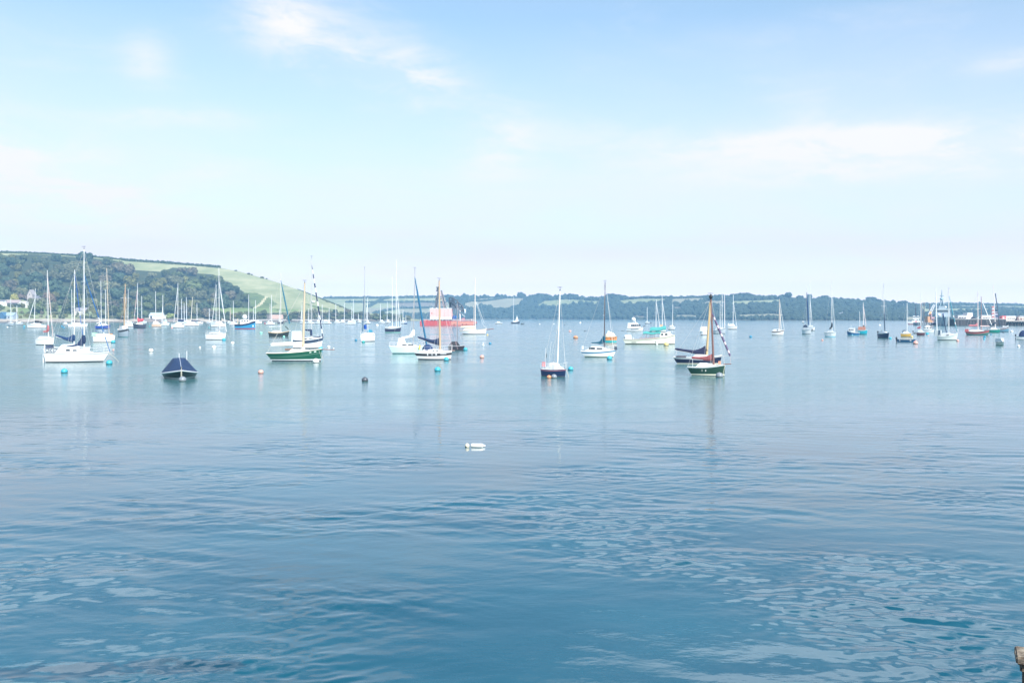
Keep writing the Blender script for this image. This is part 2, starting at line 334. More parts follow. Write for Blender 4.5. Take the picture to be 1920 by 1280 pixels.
b.cabin(226, 238, 612); b.mast(232.5, 235.6, 533, (.42, .30, .20), r=.17, sp=((594, 6),)); b.wires(2, (.5, .35, .25)); b.mast(229, 229, 557, W, part='topmast', top=False, off=.8); b.tube('gaff', [(232.6, .02, 600), (237.5, .1, 560)], .6, (.42, .30, .20)); b.tube('yard', [(229, .1, 604), (234, -.02, 552)], .55, (.46, .35, .24)); b.tube('bowsprit', [(233.5, 0, 615), (236, 0, 613)], .5, WOODR)
b.tube('crosstree', [(231, .16, 558.8), (232, -.3, 559)], .3, W)
sloop('white yacht half hidden behind the grey gaff cutter', 234, 252, 613, (8, 8, 9), (240, 241, 542, W), -30, W, {}, (238, 249, 603), None, None, ((559, 5), (594, 4)))
b = sloop('dark hulled yacht with red sail cover and tan forestay, left of the white boathouse', 248, 274.5, 615.5, (8, 7.5, 10.5), (258, 258.6, 531, W), 168, (.04, .045, .07), dict(antipx=.6), (254, 268, 606), (269.5, 599.5, 601.5, (.50, .07, .09), 6, 4), (540, 251, 604, (.6, .42, .42), W), ())
sloop('white yacht with short mast directly behind the red sail cover', 259, 276, 606.5, (4, 4, 5), (266, 266.2, 555, W), -10, W, {}, (262, 272, 600.5), None, None, ((565, 3), (588, 2)))
b = sloop('small peach coloured yacht under a tan cover below the white boathouse', 284, 304, 612.5, (6, 5, 6), (292, 292.3, 546, W), -20, (.72, .5, .36), {}, (287, 300, 603)); b.dome('deck_tent', 286, 298, 602, 607.5, .6, (.68, .42, .24))
b = sloop('white yacht with pale green cockpit hoop right of the boathouse', 302, 318.5, 610.5, (5.5, 5, 6.5), (305.5, 305.8, 553, W), -12, W, {}, (305, 315, 603), None, (569, 303.2, 604, W)); b.dome('sprayhood', 308, 313, 598.5, 603, .5, (.4, .62, .58))
sloop('white yacht with slanting white forestay and black boom cover', 319.5, 346.5, 614.5, (7, 7, 8.5), (333.5, 334.2, 531, W), 170, W, {}, (326, 341, 605.5), (345, 601.5, 600.5, NAVY, 4), (536, 326, 604.5, W))
sloop('white yacht with leaning cream mast in the row before the wood', 345, 375, 611.5, (7, 6, 7.5), (358, 361.3, 557, (.72, .66, .55)), -8, W, {}, (350, 368, 603), (371, 602, 601, NAVY, 2.2))
sloop('small white yacht at the right end of the row, thin short mast', 369, 381.5, 608, (4, 4, 5), (369.6, 369.6, 568, W), -10, W, {}, (371, 378, 602.5), (376, 602, 601, BLACK, 2))
for x, yt, lb, w in ((340.8, 560, 'white yacht mostly hidden, mast just right of the slanting forestay', 9), (345.6, 568, 'half hidden yacht with the shorter white mast of a close pair', 8), (350, 557, 'half hidden yacht with tall bluish mast right of a close pair', 9)):
    sloop(lb, x - w, x + w, 607.5, (5, 5, 6), (x, x, yt, (.68, .72, .76)), -15, W, {}, (x - w * .6, x + w * .5, 600.5), (x - w * .9, 601, 600, NAVY, 2.6))
b = sloop('white yacht with very tall white mast and grey sail cover, cyan buoy at bow', 384, 426, 637, (12, 11.5, 13.5), (411.5, 411.2, 502, W), -24, W, dict(antipx=1), (392, 420, 623), (404, 620, 619, (.45, .47, .5), 3, 11), (526, 424.5, 622, (.6, .62, .66), W, .11), ((560, 9),), 2, ck=dict(wins=[(397, 401, 625, 627.5), (404, 408, 625, 627.5)])); b.rails(.6); b.mooring(1)
sloop('broad white yacht behind the very tall mast, forestay slanting left', 394, 424.5, 613.5, (8, 7, 8.5), (405, 405.8, 534, W), 172, W, {}, (402, 418, 603), None, (542, 398, 604, W), ((560, 5),))
sloop('distant white yacht low against the beach left of the tall mast', 387, 403, 606.5, (3.5, 3.5, 4), (392.6, 392.6, 578, (.65, .68, .7)), -8, W, {}, (391, 399, 602))
sloop('small distant yacht with pinkish mast near the light blue fishing boat', 426, 437, 607, (4, 4, 5), (431.8, 431.8, 577, (.66, .5, .45)), -10, W, {}, (428, 434, 601.5))
sloop('white yacht with dark boom just left of the light blue fishing boat', 430, 446, 610, (5, 5, 6), (437.6, 437.9, 564, W), -14, W, {}, (433, 443, 603), (430.5, 601.5, 600.5, BLACK, 2.2))
b = Boat('fishing_boat', 'light blue fishing boat with high bow and white wheelhouse', 'fishing boat', 439.5, 479.5, 616.5, -6); b.hull((8.5, 9.5, 15), (.02, .20, .36), stripe=(.01, .03, .10), spx=(0, 3.4), anti=(.35, .03, .03), antipx=1.3, full=2.6, rb=.02, deck=TAN)
b.cabin(450.5, 468, 599, W, wins=[(453, 456, 600.5, 603), (458, 461, 600.5, 603), (463, 466, 600.5, 603)], sf=.1, sa=.05); b.mast(459, 459.2, 592, W, top=False, r=.12); q = MB(); q.ball((b.X(459), 0, b.Z(594.5)), 1.1, 0, 10, 6); q.obj('radar_dome', M(W), b.o); b.box('gallows', 445.5, 446.5, 597, 607, .6, (.5, .4, .3)); b.marks('bow_mark', .36, .44, .3, .5, W)
for x, yt, xa, xb_, lb in ((466.3, 552, 456, 480, 'yacht hidden behind the light blue fishing boat, tallest of three masts'), (475, 577, 470, 485, 'small yacht past the fishing boat bow with the shortest mast of three'), (479, 563, 474, 492, 'yacht past the fishing boat bow with the rightmost mast of three')):
    sloop(lb, xa, xb_, 607, (5, 5, 6), (x, x + .4, yt, W), -10, W, {}, (xa + 4, xb_ - 5, 600.5))
sloop('white yacht with dark sail cover above a pink dinghy', 498, 516, 609.5, (4.5, 4.5, 5.5), (509.3, 509.3, 553, W), -12, W, {}, (502, 512, 602.5), (505, 602.5, 602, BLACK, 3), None, ((573, 4),))
sloop('faint yacht with pinkish mast immediately left of a taller white mast', 500, 512, 606, (4, 4, 4.5), (506.6, 506.6, 569, (.65, .55, .52)), -10, W, {}, (503, 509, 601.5))
b = Boat('dinghy', 'bright pink inflatable dinghy on the water below the far green hill', 'dinghy', 495.5, 504, 607.5, 0); b.hull((3, 2.6, 3.4), (.75, .16, .2), deck=(.3, .1, .1))
b = sloop('small dark boat with white mast near the salmon pink wall', 520, 534, 607, (4, 4, 5), (523.6, 524, 581, W), 8, BLACK, {}, (524, 531, 601.5))
b = sloop('black hulled yacht with pale wooden deck and long blue furled jib', 502.5, 543, 631, (9, 7.5, 11), (526.5, 527.2, 511, (.66, .64, .6)), -6, (.022, .03, .03), dict(rs=.05, rb=.06, antipx=.8, anti=(.03, .03, .03), deck=(.62, .45, .3), rail=(.6, .42, .25), stripe=(.62, .5, .36), spx=(0, 1.2)), (509, 530, 620, (.66, .6, .52)), None, (526, 543, 607, (.015, .14, .22), None, .2), ((545, 5), (566, 3)), 2)
b.tube('boom', [(526, 0, 612), (505, 0, 612.5)], .5, W); b.dome('sprayhood', 510.5, 521, 617, 621, .45, (.2, .24, .28)); b.tube('anchor_roller', [(542, 0, 620.5), (545.5, 0, 620)], .5, ALU); b.tube('rolled_sail', [(535, .05, 611.5), (541, .02, 617.5)], 1.0, DGREEN)
# green gaffer and the ketch behind it
b = sloop('white yacht with white stern canopy, radar dome and striped jib, behind the green gaffer', 548, 607.5, 653.5, (18, 17, 22), (584.3, 585, 484, (.46, .47, .48)), -10, W, dict(rb=.09, stripe=(.04, .06, .10), spx=(1.5, 7.5), antipx=1.4, rs=.02, anti=BLACK), (562, 598, 632.5), (572, 619, 619.5, NAVY, 4, 0), (497, 605.5, 634, NAVY, W, .12, None, (1, 3, 5, 8, 11, 14)), ((541, 8),), 2, ck=dict(wins=[(570, 577, 634, 637), (580, 588, 634, 636.5)]))
b.box('stern_canopy', 547.5, 566, 621, 640, .62, W); b.rails(.6); q = MB(); q.ball((b.X(588), 0, b.Z(566)), .32, 0, 10, 6, sz=.7); q.obj('radar_dome', M(W), b.mo); b.dome('sprayhood', 569, 577, 629.5, 634, .5, (.1, .14, .22)); b.tube('rolled_sail', [(583, .02, 618), (583.5, .02, 630)], 2.3, NAVY); b.tube('deck_sail_bag', [(586, .12, 633), (599, .1, 633), (600.5, .05, 631)], 2.2, NAVY)
b = sloop('dark green gaff sloop with cream furled sail, yellow mast and red bowsprit', 497.5, 604.5, 677, (14.5, 16, 22), (568, 571.8, 531, (.50, .41, .29)), -7, GREEN, dict(rs=.125, rb=.008, antipx=1.6, boot=W, bootpx=1.7, tw=.45, full=2.6, stripe=(.16, .27, .21), spx=(6.6, 7.2), deck=(.72, .66, .55), rail=(.68, .62, .5)), (540, 582, 655.5, (.74, .72, .66)), (507.5, 646, 645, (.78, .75, .68), 7, 0), None, (), 1, mk=dict(r=.16), name='gaff_sloop')
b.tube('bowsprit', [(600, 0, 655.5), (627.5, 0, 656.5)], .75, WOODR); b.tube('cockpit_cover', [(534, .05, 656), (549, .05, 655.5)], 1.9, (.16, .09, .06)); b.tube('gaff', [(566, .03, 643), (512, .03, 643.5)], .7, (.50, .41, .29)); b.tube('bobstay', [(627, 0, 656.5), (604, 0, 671)], .16, (.5, .5, .5)); b.tube('jib_stay', [(570.6, 0, 548), (626.5, 0, 656)], .14, (.5, .5, .5)); b.marks('bow_lettering', .29, .335, .80, .88, (.6, .72, .62)); b.marks('bow_lettering', .37, .42, .80, .90, (.6, .72, .62)); b.mooring(.4); b.tube('anchor_rope', [(598, -.12, 657), (603, -.04, 672)], .25, (.6, .62, .55)); b.dome('mast_coat', 565, 572, 649, 656, .2, (.6, .58, .52))
b.tube('topping_lift', [(571.5, 0, 536), (510, 0, 645)], .12, (.6, .58, .5))
# blue covered launch, bow on
b = Boat('motor_launch', 'black launch seen bow on under a peaked blue canvas cover', 'launch', 306.5, 366.5, 712, -88, None, .40); b.hull((11, 10, 18), (.02, .02, .024), stripe=W, spx=(0, 2.0), full=2.3, tw=.8, rb=.10, anti=(.5, .52, .5), antipx=2.6, boot=(.5, .52, .5), deck=(.1, .1, .12))
q = MB(); R = []
for t, k, zt in ((-.48, .36, 34), (-.2, .34, 36), (.02, .30, 35), (.28, .10, 27), (.485, .02, 19.5)):
    x = t * b.L; w = b.half(x) * 1.01 + .02; z = b.sheer(x) + .015; R.append([(x, w, z), (x, w * .97 + .01, z + .05), (x, w * k, zt * b.s), (x, 0, (zt + .8) * b.s), (x, -w * k, zt * b.s), (x, -w * .97 - .01, z + .05), (x, -w, z)])
q.rings(R, 0, False, True, False); cv = q.obj('canvas_cover', cloth((.007, .032, .095)), b.o)
for sd in (1, -1): q = MB(); q.tube([(t_ * b.L, sd * (b.half(t_ * b.L) + .01), b.sheer(t_ * b.L) - .02) for t_ in [-.5 + i / 20 for i in range(20)] + [.499]], .055, 0, 6); q.obj('gunwale', M(W), b.o)
q = MB(); q.tube([(R[i][3][0], 0, R[i][3][2] + .01) for i in range(5)], .018, 0, 5); q.obj('ridge_seam', M((.6, .64, .72)), cv)
q = MB(); x = b.L * .5; q.tube([(x - .12, 0, b.sheer(x) + .3), (x + .0, 0, b.sheer(x) * .95), (x - .10 * b.L, 0, -.05)], .05, 0, 6); q.obj('stem_post', M((.62, .58, .48), .6), b.o)
for yy, y0 in ((.24, 664), (.02, 668)):
    q = MB(); q.tube([(-b.L * .42, yy * b.B * (1 if yy > .1 else 1), 30 * b.s), (-b.L * .42, yy * b.B, (712 - y0) * b.s)], .03, 0, 5); q.obj('aerial', M(W), b.o)
# centre left
b = sloop('white yacht seen from its bow with bright blue sail bundle and teal sprayhood', 672, 704.5, 640.5, (14, 12, 14), (683.5, 684, 504, (.36, .38, .40)), -132, W, dict(antipx=1.1), (677, 701, 624), None, None, ((545, 5),), 2); b.rails(.6)
b.tube('rolled_sail', [(684.5, .02, 609), (685, 0, 617)], 3.0, (.01, .07, .35)); b.dome('sprayhood', 688, 699, 618, 624, .5, (.02, .2, .3)); b.tube('furled_jib', [(683, 0, 556), (679.5, 0, 622)], 1.0, (.08, .14, .2)); b.tube('lifebuoy_rail', [(687, .35, 615), (687, .35, 626)], .3, ALU)
for x0, x1, y, mx, yt, lb in ((602, 618, 607, 604, 571, 'white yacht off the grass point, first past the striped jib'), (610, 622, 607.5, 617, 577, 'low white yacht off the grass point beside a thin mast'), (627, 638, 606.5, 629.6, 569, 'white yacht with black cover off the grass point'),
        (637, 648, 606, 645.5, 568, 'yacht with navy hood, left of the largest boat off the grass point'), (646.5, 668, 608.5, 659.5, 575, 'largest white yacht off the grass point, with dark windows'), (655, 668, 605, 662.6, 561, 'far yacht with the tallest mast off the grass point'), (670, 678, 605.5, 672, 588, 'pale little boat with brown mast at the end of the grass point'),
        (684, 695, 607.5, 689, 558, 'yacht moored behind the blue sail bundle yacht'), (710, 722, 606.5, 713.2, 570, 'white yacht with dark bundle on its mast off the low wooded spit'), (722, 733, 606, 726, 566, 'grey yacht hidden left of the navy ketch'),
        (562, 574, 607, 566, 572, 'white yacht glimpsed left of the yellow mast near shore'), (574, 590, 607.5, 578, 578, 'white yacht glimpsed between the yellow mast and the tall grey mast'), (590, 604, 607, 597, 566, 'white yacht glimpsed just left of the striped jib')):
    c_ = (.62, .66, .7) if mx in (662.6, 726) else W
    sloop(lb, x0, x1, y, (4.5, 4.2, 5), (mx, mx + .3, yt, c_), -8 if x0 % 2 else 172, W, {}, (x0 + (x1 - x0) * .25, x1 - (x1 - x0) * .25, y - 7, W), (mx - 5, y - 7.5, y - 8.5, BLACK if x0 in (627, 710, 602) else NAVY, 2) if x0 in (602, 627, 637, 710, 646.5) else None, (yt + 6, x0 + 2 if x0 % 2 == 0 else x1 - 1, y - 5, W) if x0 in (562, 684) else None)
b = sloop('navy blue ketch with white sheer and three pale masts in line', 721, 753.5, 623.5, (10, 9, 12), (743, 743.2, 487, W), -14, (.025, .03, .065), dict(stripe=W, spx=(0, 2), anti=(.3, .6, .52), antipx=.8, rail=(.7, .66, .6)), (728, 746, 612), None, (540, 752, 612, W), ((558, 5),), 1, mk=dict(r=.13)); b.mast(735.5, 735.6, 519, W, part='mizzen_mast', top=False, r=.12); b.mast(746.6, 746.3, 556, W, part='mizzen_mast', top=False, r=.1); b.rails(.8); b.tube('wheel_guard', [(723, .2, 611), (723, .2, 607), (727, .2, 607), (727, .2, 612)], .4, BLACK)
sloop('small white yacht with bright blue stern to the right of the navy ketch', 750.5, 763, 607, (4.5, 4, 5), (755.5, 755.7, 580, W), 174, W, {}, (753, 759, 601)); 
b = Boat('motor_launch', 'tiny bright blue open boat right of the navy ketch', 'motorboat', 757.5, 764, 607.5, -20); b.hull((2.6, 2.4, 3), (.01, .12, .4)); b.mast(761, 761, 591, W, top=False)
# pale aqua yacht + black band yacht
b = sloop('pale aqua yacht with white triangular sail cover and blue furled jib', 729, 797, 663, (14.5, 13, 15), (775, 778.2, 506, (.31, .32, .34)), -4, (.50, .68, .66), dict(rs=.11, rb=.1, antipx=1.4, stripe=(.5, .52, .52), spx=(0.6, 1.5), anti=(.02, .10, .12)), (744, 785, 644), (752, 633.5, 631, (.78, .78, .76), 3.5, 13), (520, 800, 648, (.02, .13, .24), None, .16), ((577, 7),), 2, ck=dict(wins=[(754, 763, 645, 647.8), (765, 776, 645, 647.8)], sa=.05))
b.box('cockpit_tent', 745, 761, 634, 648, .5, W, taper=.7); b.rails(.55)
b = Boat('sailing_yacht', 'black boat under a dark pyramid shaped tent, behind the black banded yacht', 'sailing boat', 839.5, 871, 656.5, 0, SY); b.hull((9.5, 8.5, 9.5), (.03, .03, .04), deck=(.5, .5, .5), stripe=(.55, .55, .58), spx=(0, 1), rb=.03); b.mast(857.7, 857.5, 566, (.2, .21, .24), r=.075); b.wires(1, (.55, .4, .42))
q = MB(); q.rings([[(b.X(841), w * b.half(b.X(841)), b.Z(648.5)) for w in (1, .5, -.5, -1)], [(b.X(847), w * b.B * .2, b.Z(640.2)) for w in (1, .5, -.5, -1)], [(b.X(857), w * b.B * .2, b.Z(640)) for w in (1, .5, -.5, -1)], [(b.X(863), w * b.half(b.X(863)), b.Z(648.5)) for w in (1, .5, -.5, -1)]], 0, False, True, False)
q.add([(b.X(p), sd * b.half(b.X(p)) * .97 if z > 645 else sd * b.B * .2, b.Z(z)) for sd in (1, -1) for p, z in ((841, 648.5), (847, 640.2), (857, 640), (863, 648.5))], [(0, 1, 2, 3), (4, 5, 6, 7)]); q.obj('boat_tent', cloth((.035, .037, .045)), b.o)
b = sloop('white yacht with broad black hull band, varnished mast and navy boom cover', 774.5, 849, 674.5, (15.5, 15, 17), (825, 823.6, 527, (.46, .33, .21)), -12, W, dict(rs=.14, rb=.03, antipx=1.6, anti=BLACK, stripe=(.035, .037, .043), spx=(3.5, 8.4), full=2.4), (790, 836, 655), (783, 632.5, 645, NAVY, 6, 9), None, (), 2, mk=dict(r=.14), ck=dict(wins=[(812, 816, 656.5, 658.5), (819, 823, 656.5, 658.5)], sf=.4))
b.dome('sprayhood', 791, 812, 646, 657, .6, (.012, .038, .12)); q = MB(); q.tube([(b.X(788) + .05 * cos(a), -.3 * b.B + .26 * sin(a), b.Z(652) + .26 * cos(a)) for a in [2 * pi * i / 12 for i in range(13)]], .07, 0, 6); q.obj('lifebuoy', M((.75, .62, .12)), b.o); b.rails(.6)
for xx, yy in ((862, 646), (851, 659)):
    b.tube('forestay', [(824, 0, 543), (xx - 4 if xx > 855 else xx - 2, 0, yy if xx < 855 else 655)], .2, (.62, .40, .42))
b.marks('band_mark', -.12, -.09, .52, .75, W); b.marks('band_mark', .0, .02, .52, .78, W); b.marks('band_mark', .1, .135, .55, .8, W); b.marks('bow_lettering', .22, .37, .62, .7, (.6, .62, .64), 8); b.tube('bowsprit', [(845, 0, 658), (853, 0, 657.5)], .7, (.45, .3, .26)); b.mooring(-1.2)
b = sloop('white classic yacht with pale wooden masts and long bowsprit, in front of the red barge', 861, 914, 627, (7.5, 8, 11), (891, 890.8, 521, (.66, .58, .52)), -10, W, dict(rs=.12, rb=.06, antipx=1.2, deck=(.62, .55, .42), stripe=(.5, .36, .26), spx=(0, .8), tw=.4), (868, 895, 616.5, (.7, .66, .56)), (864, 613, 613.5, (.66, .60, .46), 5), None, ((563, 5),), 1, mk=dict(r=.16)); b.tube('bowsprit', [(910, 0, 618.5), (925.5, 0, 616.3)], .7, WOODR); b.tube('running_backstay', [(892, 0, 566), (905, .1, 608), (912, 0, 616)], .22, W); b.tube('inner_stay', [(893, 0, 566), (908, 0, 606)], .3, W); b.tube('topmast_pole', [(888, .15, 618), (888, .15, 573)], .4, (.66, .58, .52)); b.tube('gaff', [(868, .02, 611.5), (889, .02, 612)], .6, TAN)
b = Boat('motor_cruiser', 'low white speedboat alone on open water right of the red barge', 'motorboat', 928, 942.5, 607.8, 0); b.hull((3.5, 3.3, 3.6)); b.cabin(931, 939, 602.8, sf=.5)
b = Boat('sailing_yacht', 'dark hulled yacht with bare pale mast far out near the hills', 'sailing yacht', 958, 975.5, 606.7, 12, SY); b.hull((3.6, 3.4, 4.4), (.06, .07, .1)); b.cabin(961, 970, 602); b.mast(962.5, 963, 555, W, r=.14, sp=((585, 3),))
b = Boat('sailing_dinghy', 'small dinghy under a white sail beside the dark far yacht', 'dinghy', 966, 974, 606, 4); b.hull((1.6, 1.6, 2), (.2, .22, .25)); b.mast(969.5, 969.3, 591, W, top=False, r=.07)
q = MB(); q.prism([(b.X(966), b.Z(602.5)), (b.X(972.5), b.Z(602)), (b.X(969.4), b.Z(591.5))], -.05, .05); q.obj('sail', cloth(W), b.o)
b = Boat('rowing_boat', 'dark tender floating just right of the small white sail', 'rowing boat', 976, 983, 608.2, -5); b.hull((1.8, 1.6, 2.2), (.05, .07, .07))
# red crane barge
BD = ground(960, 610.6)[1]; bs = BD / F
bg = thing('crane_barge', ((840 - 960) / F * BD, BD + 7, 0), radians(-3), 'red crane barge with pink deckhouse, grey gantry and lattice crane', 'barge')
BX = lambda x: (x - 840) * bs; BZ = lambda y: (610.6 - y) * bs
def bpart(n, mb, c, r=.5, par=bg, lab=None):
    o = mb.obj(n, M(c, r, 0, .16, .6), par)
    if lab: o['label'] = lab
    return o
q = MB(); q.prism([(BX(788), BZ(612.5)), (BX(787.5), BZ(603)), (BX(790), BZ(601)), (BX(846), BZ(601.5)), (BX(891), BZ(602.5)), (BX(892), BZ(606)), (BX(887), BZ(612.5))], -6, 6); hl = bpart('hull', q, (.44, .07, .075))
q = MB(); q.box((BX(868), -6.02, BZ(606)), (44 * bs, .12, 6.5 * bs)); bpart('hull_side_plate', q, (.52, .22, .17), .5, hl)
for x in (852.5, 868, 875.5): q = MB(); q.box((BX(x), -6.15, BZ(608)), (1.3 * bs, .3, 1.6 * bs)); bpart('fender', q, BLACK, .8, hl)
for i in range(9): q = MB(); q.box((BX(792 + i * 6), -6.1, BZ(606)), (.35, .24, 8 * bs), 0); bpart('rubbing_post', q, (.5, .1, .09), .5, hl)
for x, w in ((797, 6),): q = MB(); q.box((BX(x), 0, BZ(600)), (w * bs, 3, 2 * bs)); bpart('winch', q, (.45, .12, .1))
q = MB(); q.box((BX(826.5), 0, BZ(588.4)), (41 * bs, 8.5, 19.5 * bs)); dh = bpart('deckhouse', q, (.72, .44, .42))
q = MB(); q.box((BX(826.5), 0, BZ(596.8)), (41.2 * bs, 8.6, 4.6 * bs)); bpart('white_plinth', q, W, .5, dh)
q = MB(); q.box((BX(826.5), 0, BZ(578.2)), (42 * bs, 8.8, 1.4 * bs)); bpart('deckhouse_roof', q, W, .5, dh)
for x, y in ((809.7, 587),): q = MB(); q.box((BX(x), -4.3, BZ(y)), (1.4 * bs, .2, 3 * bs)); bpart('window', q, (.3, .1, .1), .3, dh)
for i in range(5): q = MB(); q.box((BX(812 + i * 7.2), -4.3, BZ(588)), (.18, .14, 16 * bs)); bpart('wall_rib', q, (.62, .36, .35), .5, dh)
for x0_, x1_ in ((789, 806), (848, 891)):
    q = MB(); n_ = int((x1_ - x0_) / 2.2)
    for i in range(n_ + 1): xx = lerp(x0_, x1_, i / n_); q.tube([(BX(xx), -5.9, BZ(602)), (BX(xx), -5.9, BZ(598.4))], .07, 0, 4)
    for yy in (598.4, 600): q.tube([(BX(x0_), -5.9, BZ(yy)), (BX(x1_), -5.9, BZ(yy))], .06, 0, 4)
    bpart('guard_rail', q, (.62, .5, .48), .5)
for x in (795, 803, 851, 858, 877, 884): q = MB(); q.box((BX(x), -3, BZ(600)), (2.4 * bs, 2, 2.6 * bs), 0, .2, .8); bpart('deck_locker', q, (.12, .12, .14) if x % 2 else (.4, .36, .34))
for i in range(7): q = MB(); q.box((BX(808 + i * 6), -1, BZ(600)), (.5, 5, 2.2 * bs)); bpart('support', q, BLACK)
for x in (809, 817, 838, 843): q = MB(); q.box((BX(x), 0, BZ(577)), (1.8 * bs, 1, 2 * bs)); bpart('roof_vent', q, (.55, .5, .5), .5, dh)
ga = MB()
for sd in (-1, 1):
    ga.tube([(BX(815.5), sd * 3.2, BZ(577)), (BX(820.5), sd * .9, BZ(544))], .46, 0, 6); ga.tube([(BX(832), sd * 3.2, BZ(577)), (BX(826), sd * .9, BZ(544))], .42, 0, 6); ga.tube([(BX(814), sd * 3.2, BZ(567)), (BX(821), sd * .9, BZ(545))], .16, 0, 5)
    ga.tube([(BX(817), sd * 2.6, BZ(560)), (BX(828.5), sd * 2.6, BZ(560))], .2, 0, 5)
ga.box((BX(819.8), 0, BZ(541)), (4 * bs, 1.8, 8 * bs), 0, 0, 1.5); ga.box((BX(817.3), 0, BZ(544.7)), (4 * bs, 1.2, .5)); bpart('gantry', ga, (.07, .08, .10))
q = MB(); q.tube([(BX(826.5), 0, BZ(544)), (BX(846), 0, BZ(600))], .13, 0, 5); bpart('gantry_stay', q, (.35, .25, .3))
cr = MB(); TP = [(841, 557.5), (848, 557), (858, 566), (866, 573), (870, 583)]; BT = [(842, 577), (844, 566), (851, 570), (860, 577), (866, 584)]
for sd in (-1.6, 1.6):
    for P in (TP, BT): cr.tube([(BX(x), sd, BZ(y)) for x, y in P], .3, 0, 5)
    for i in range(5):
        cr.tube([(BX(TP[i][0]), sd, BZ(TP[i][1])), (BX(BT[i][0]), sd, BZ(BT[i][1]))], .2, 0, 4)
        if i < 4: cr.tube([(BX(TP[i][0]), sd, BZ(TP[i][1])), (BX(BT[i + 1][0]), sd, BZ(BT[i + 1][1]))], .18, 0, 4)
    cr.tube([(BX(849), sd, BZ(558)), (BX(843.5), sd, BZ(579))], .2, 0, 5); cr.tube([(BX(849), sd, BZ(558)), (BX(854), sd, BZ(579))], .16, 0, 5)
for x, y in TP + BT: cr.tube([(BX(x), -1.6, BZ(y)), (BX(x), 1.6, BZ(y))], .12, 0, 4)
cr.box((BX(848), 0, BZ(573)), (8 * bs, 3, 12 * bs), 0, 0, .6); bpart('lattice_crane', cr, (.05, .07, .10))
q = MB(); q.box((BX(851.5), -1, BZ(594.8)), (6 * bs, 4, 7 * bs), 0, 0, .9); bpart('machinery_box', q, (.008, .07, .26)); q = MB(); q.box((BX(856), 0, BZ(594)), (3 * bs, 3, 4 * bs)); bpart('machinery_box', q, (.04, .2, .42))
q = MB(); q.tube([(BX(861.5), 0, BZ(602)), (BX(861.5), 0, BZ(573))], .4, 0, 8, .3); q.tube([(BX(847), 0, BZ(579.4)), (BX(872), 0, BZ(579.4))], .12, 0, 5); bpart('signal_mast', q, W)
q = MB(); q.box((BX(868), 0, BZ(598.5)), (7 * bs, 3, 5 * bs), 0, 0, .7); bpart('winch', q, (.3, .12, .16)); q = MB(); q.tube([(BX(863), 0, BZ(587)), (BX(871), 0, BZ(594))], .14, 0, 5); bpart('jib_strut', q, W)
q = MB(); q.box((BX(838), -3, BZ(599.2)), (8 * bs, 2, 4.5 * bs)); bpart('deck_machinery', q, (.12, .09, .16)); q = MB(); q.ball((BX(870.8), 0, BZ(583.5)), 1.1, 0, 8, 6, .6, .6, 1.3); bpart('hoist_block', q, (.6, .75, .85))
for i in range(6): q = MB(); q.box((BX(874 + i * 2.6), -2, BZ(600.8 + i * .25)), (.9 * bs, 1, (2.2 + (i % 2)) * bs)); bpart('bollard', q, (.4, .22, .18), .6, hl)
# centre right
b = sloop('small navy blue yacht with white cockpit cover and red sheer line', 1013, 1064.5, 706.5, (14, 13, 15), (1045, 1050, 546, (.80, .78, .74)), -30, (.010, .025, .075), dict(stripe=(.50, .2, .22), spx=(1.6, 2.5), antipx=1.0, boot=(.05, .06, .1), tw=.72, rb=.04), (1022, 1058, 683.5), None, None, (), 2, mk=dict(r=.06), ck=dict(sa=.3, sf=.4, camber=.14))
b.dome('cockpit_cover', 1024, 1052, 680, 691, .66, W); b.tube('outboard_bracket', [(1021, .2, 690), (1021.4, .2, 654)], .55, W); b.box('danger_flag', 1016, 1022.5, 679.5, 689, .03, (.72, .3, .32)); b.tube('support_pole', [(1031, -.3, 688), (1036, -.3, 641)], .22, W); b.tube('support_pole', [(1059, .1, 688), (1055.5, .1, 640)], .22, W); b.rails(.5); b.mooring(.3); b.tube('pole_bracket', [(1022.5, .2, 672), (1023.5, .2, 664)], .5, BLACK)
b = sloop('white sloop with dark mast, teal sail cover and blue hull lines', 1088, 1157, 670, (11.5, 11.5, 15), (1133, 1134.3, 531, (.09, .08, .09)), -9, W, dict(rs=.14, rb=.10, antipx=1.6, anti=(.06, .10, .10), boot=(.66, .68, .56), bootpx=1.6, stripe=(.02, .15, .28), spx=(1.6, 4.0)), (1097, 1147, 649.5), (1109, 643.5, 643, (.008, .085, .14), 4, 13), None, ((592, 6),), 1, mk=dict(r=.085), ck=dict(wins=[(1105, 1117, 651, 655.2), (1119.5, 1131, 652.3, 655.4)], sa=.25, sf=.45)); b.rails(.5); b.tube('furled_jib', [(1138, .0, 552), (1150, 0, 655)], .32, W); b.box('anchor', 1151.5, 1157, 650, 656, .12, (.05, .07, .1)); b.mooring(-.6); b.box('outboard_motor', 1091, 1094, 649, 655, .1, W)
b = Boat('survival_craft', 'orange enclosed lifeboat with cream rounded top, behind the dark masted sloop', 'lifeboat', 1134, 1157.5, 641.5, -8); b.hull((10, 10, 11), (.60, .24, .08), anti=(.02, .36, .38), antipx=3.2, rs=.05, rb=.07, tw=.6, full=2.0); b.dome('canopy', 1134.5, 1154, 622.5, 632, .9, (.78, .66, .5)); b.marks('porthole', -.02, .06, .55, .8, (.12, .05, .03)); b.marks('porthole', .22, .29, .55, .8, (.12, .05, .03)); b.dome('hatch', 1138, 1144, 620, 625, .3, (.62, .8, .8)); b.tube('rubbing_rail', [(1134, -.5, 632.5), (1156, -.3, 631.5)], .5, (.5, .18, .04))
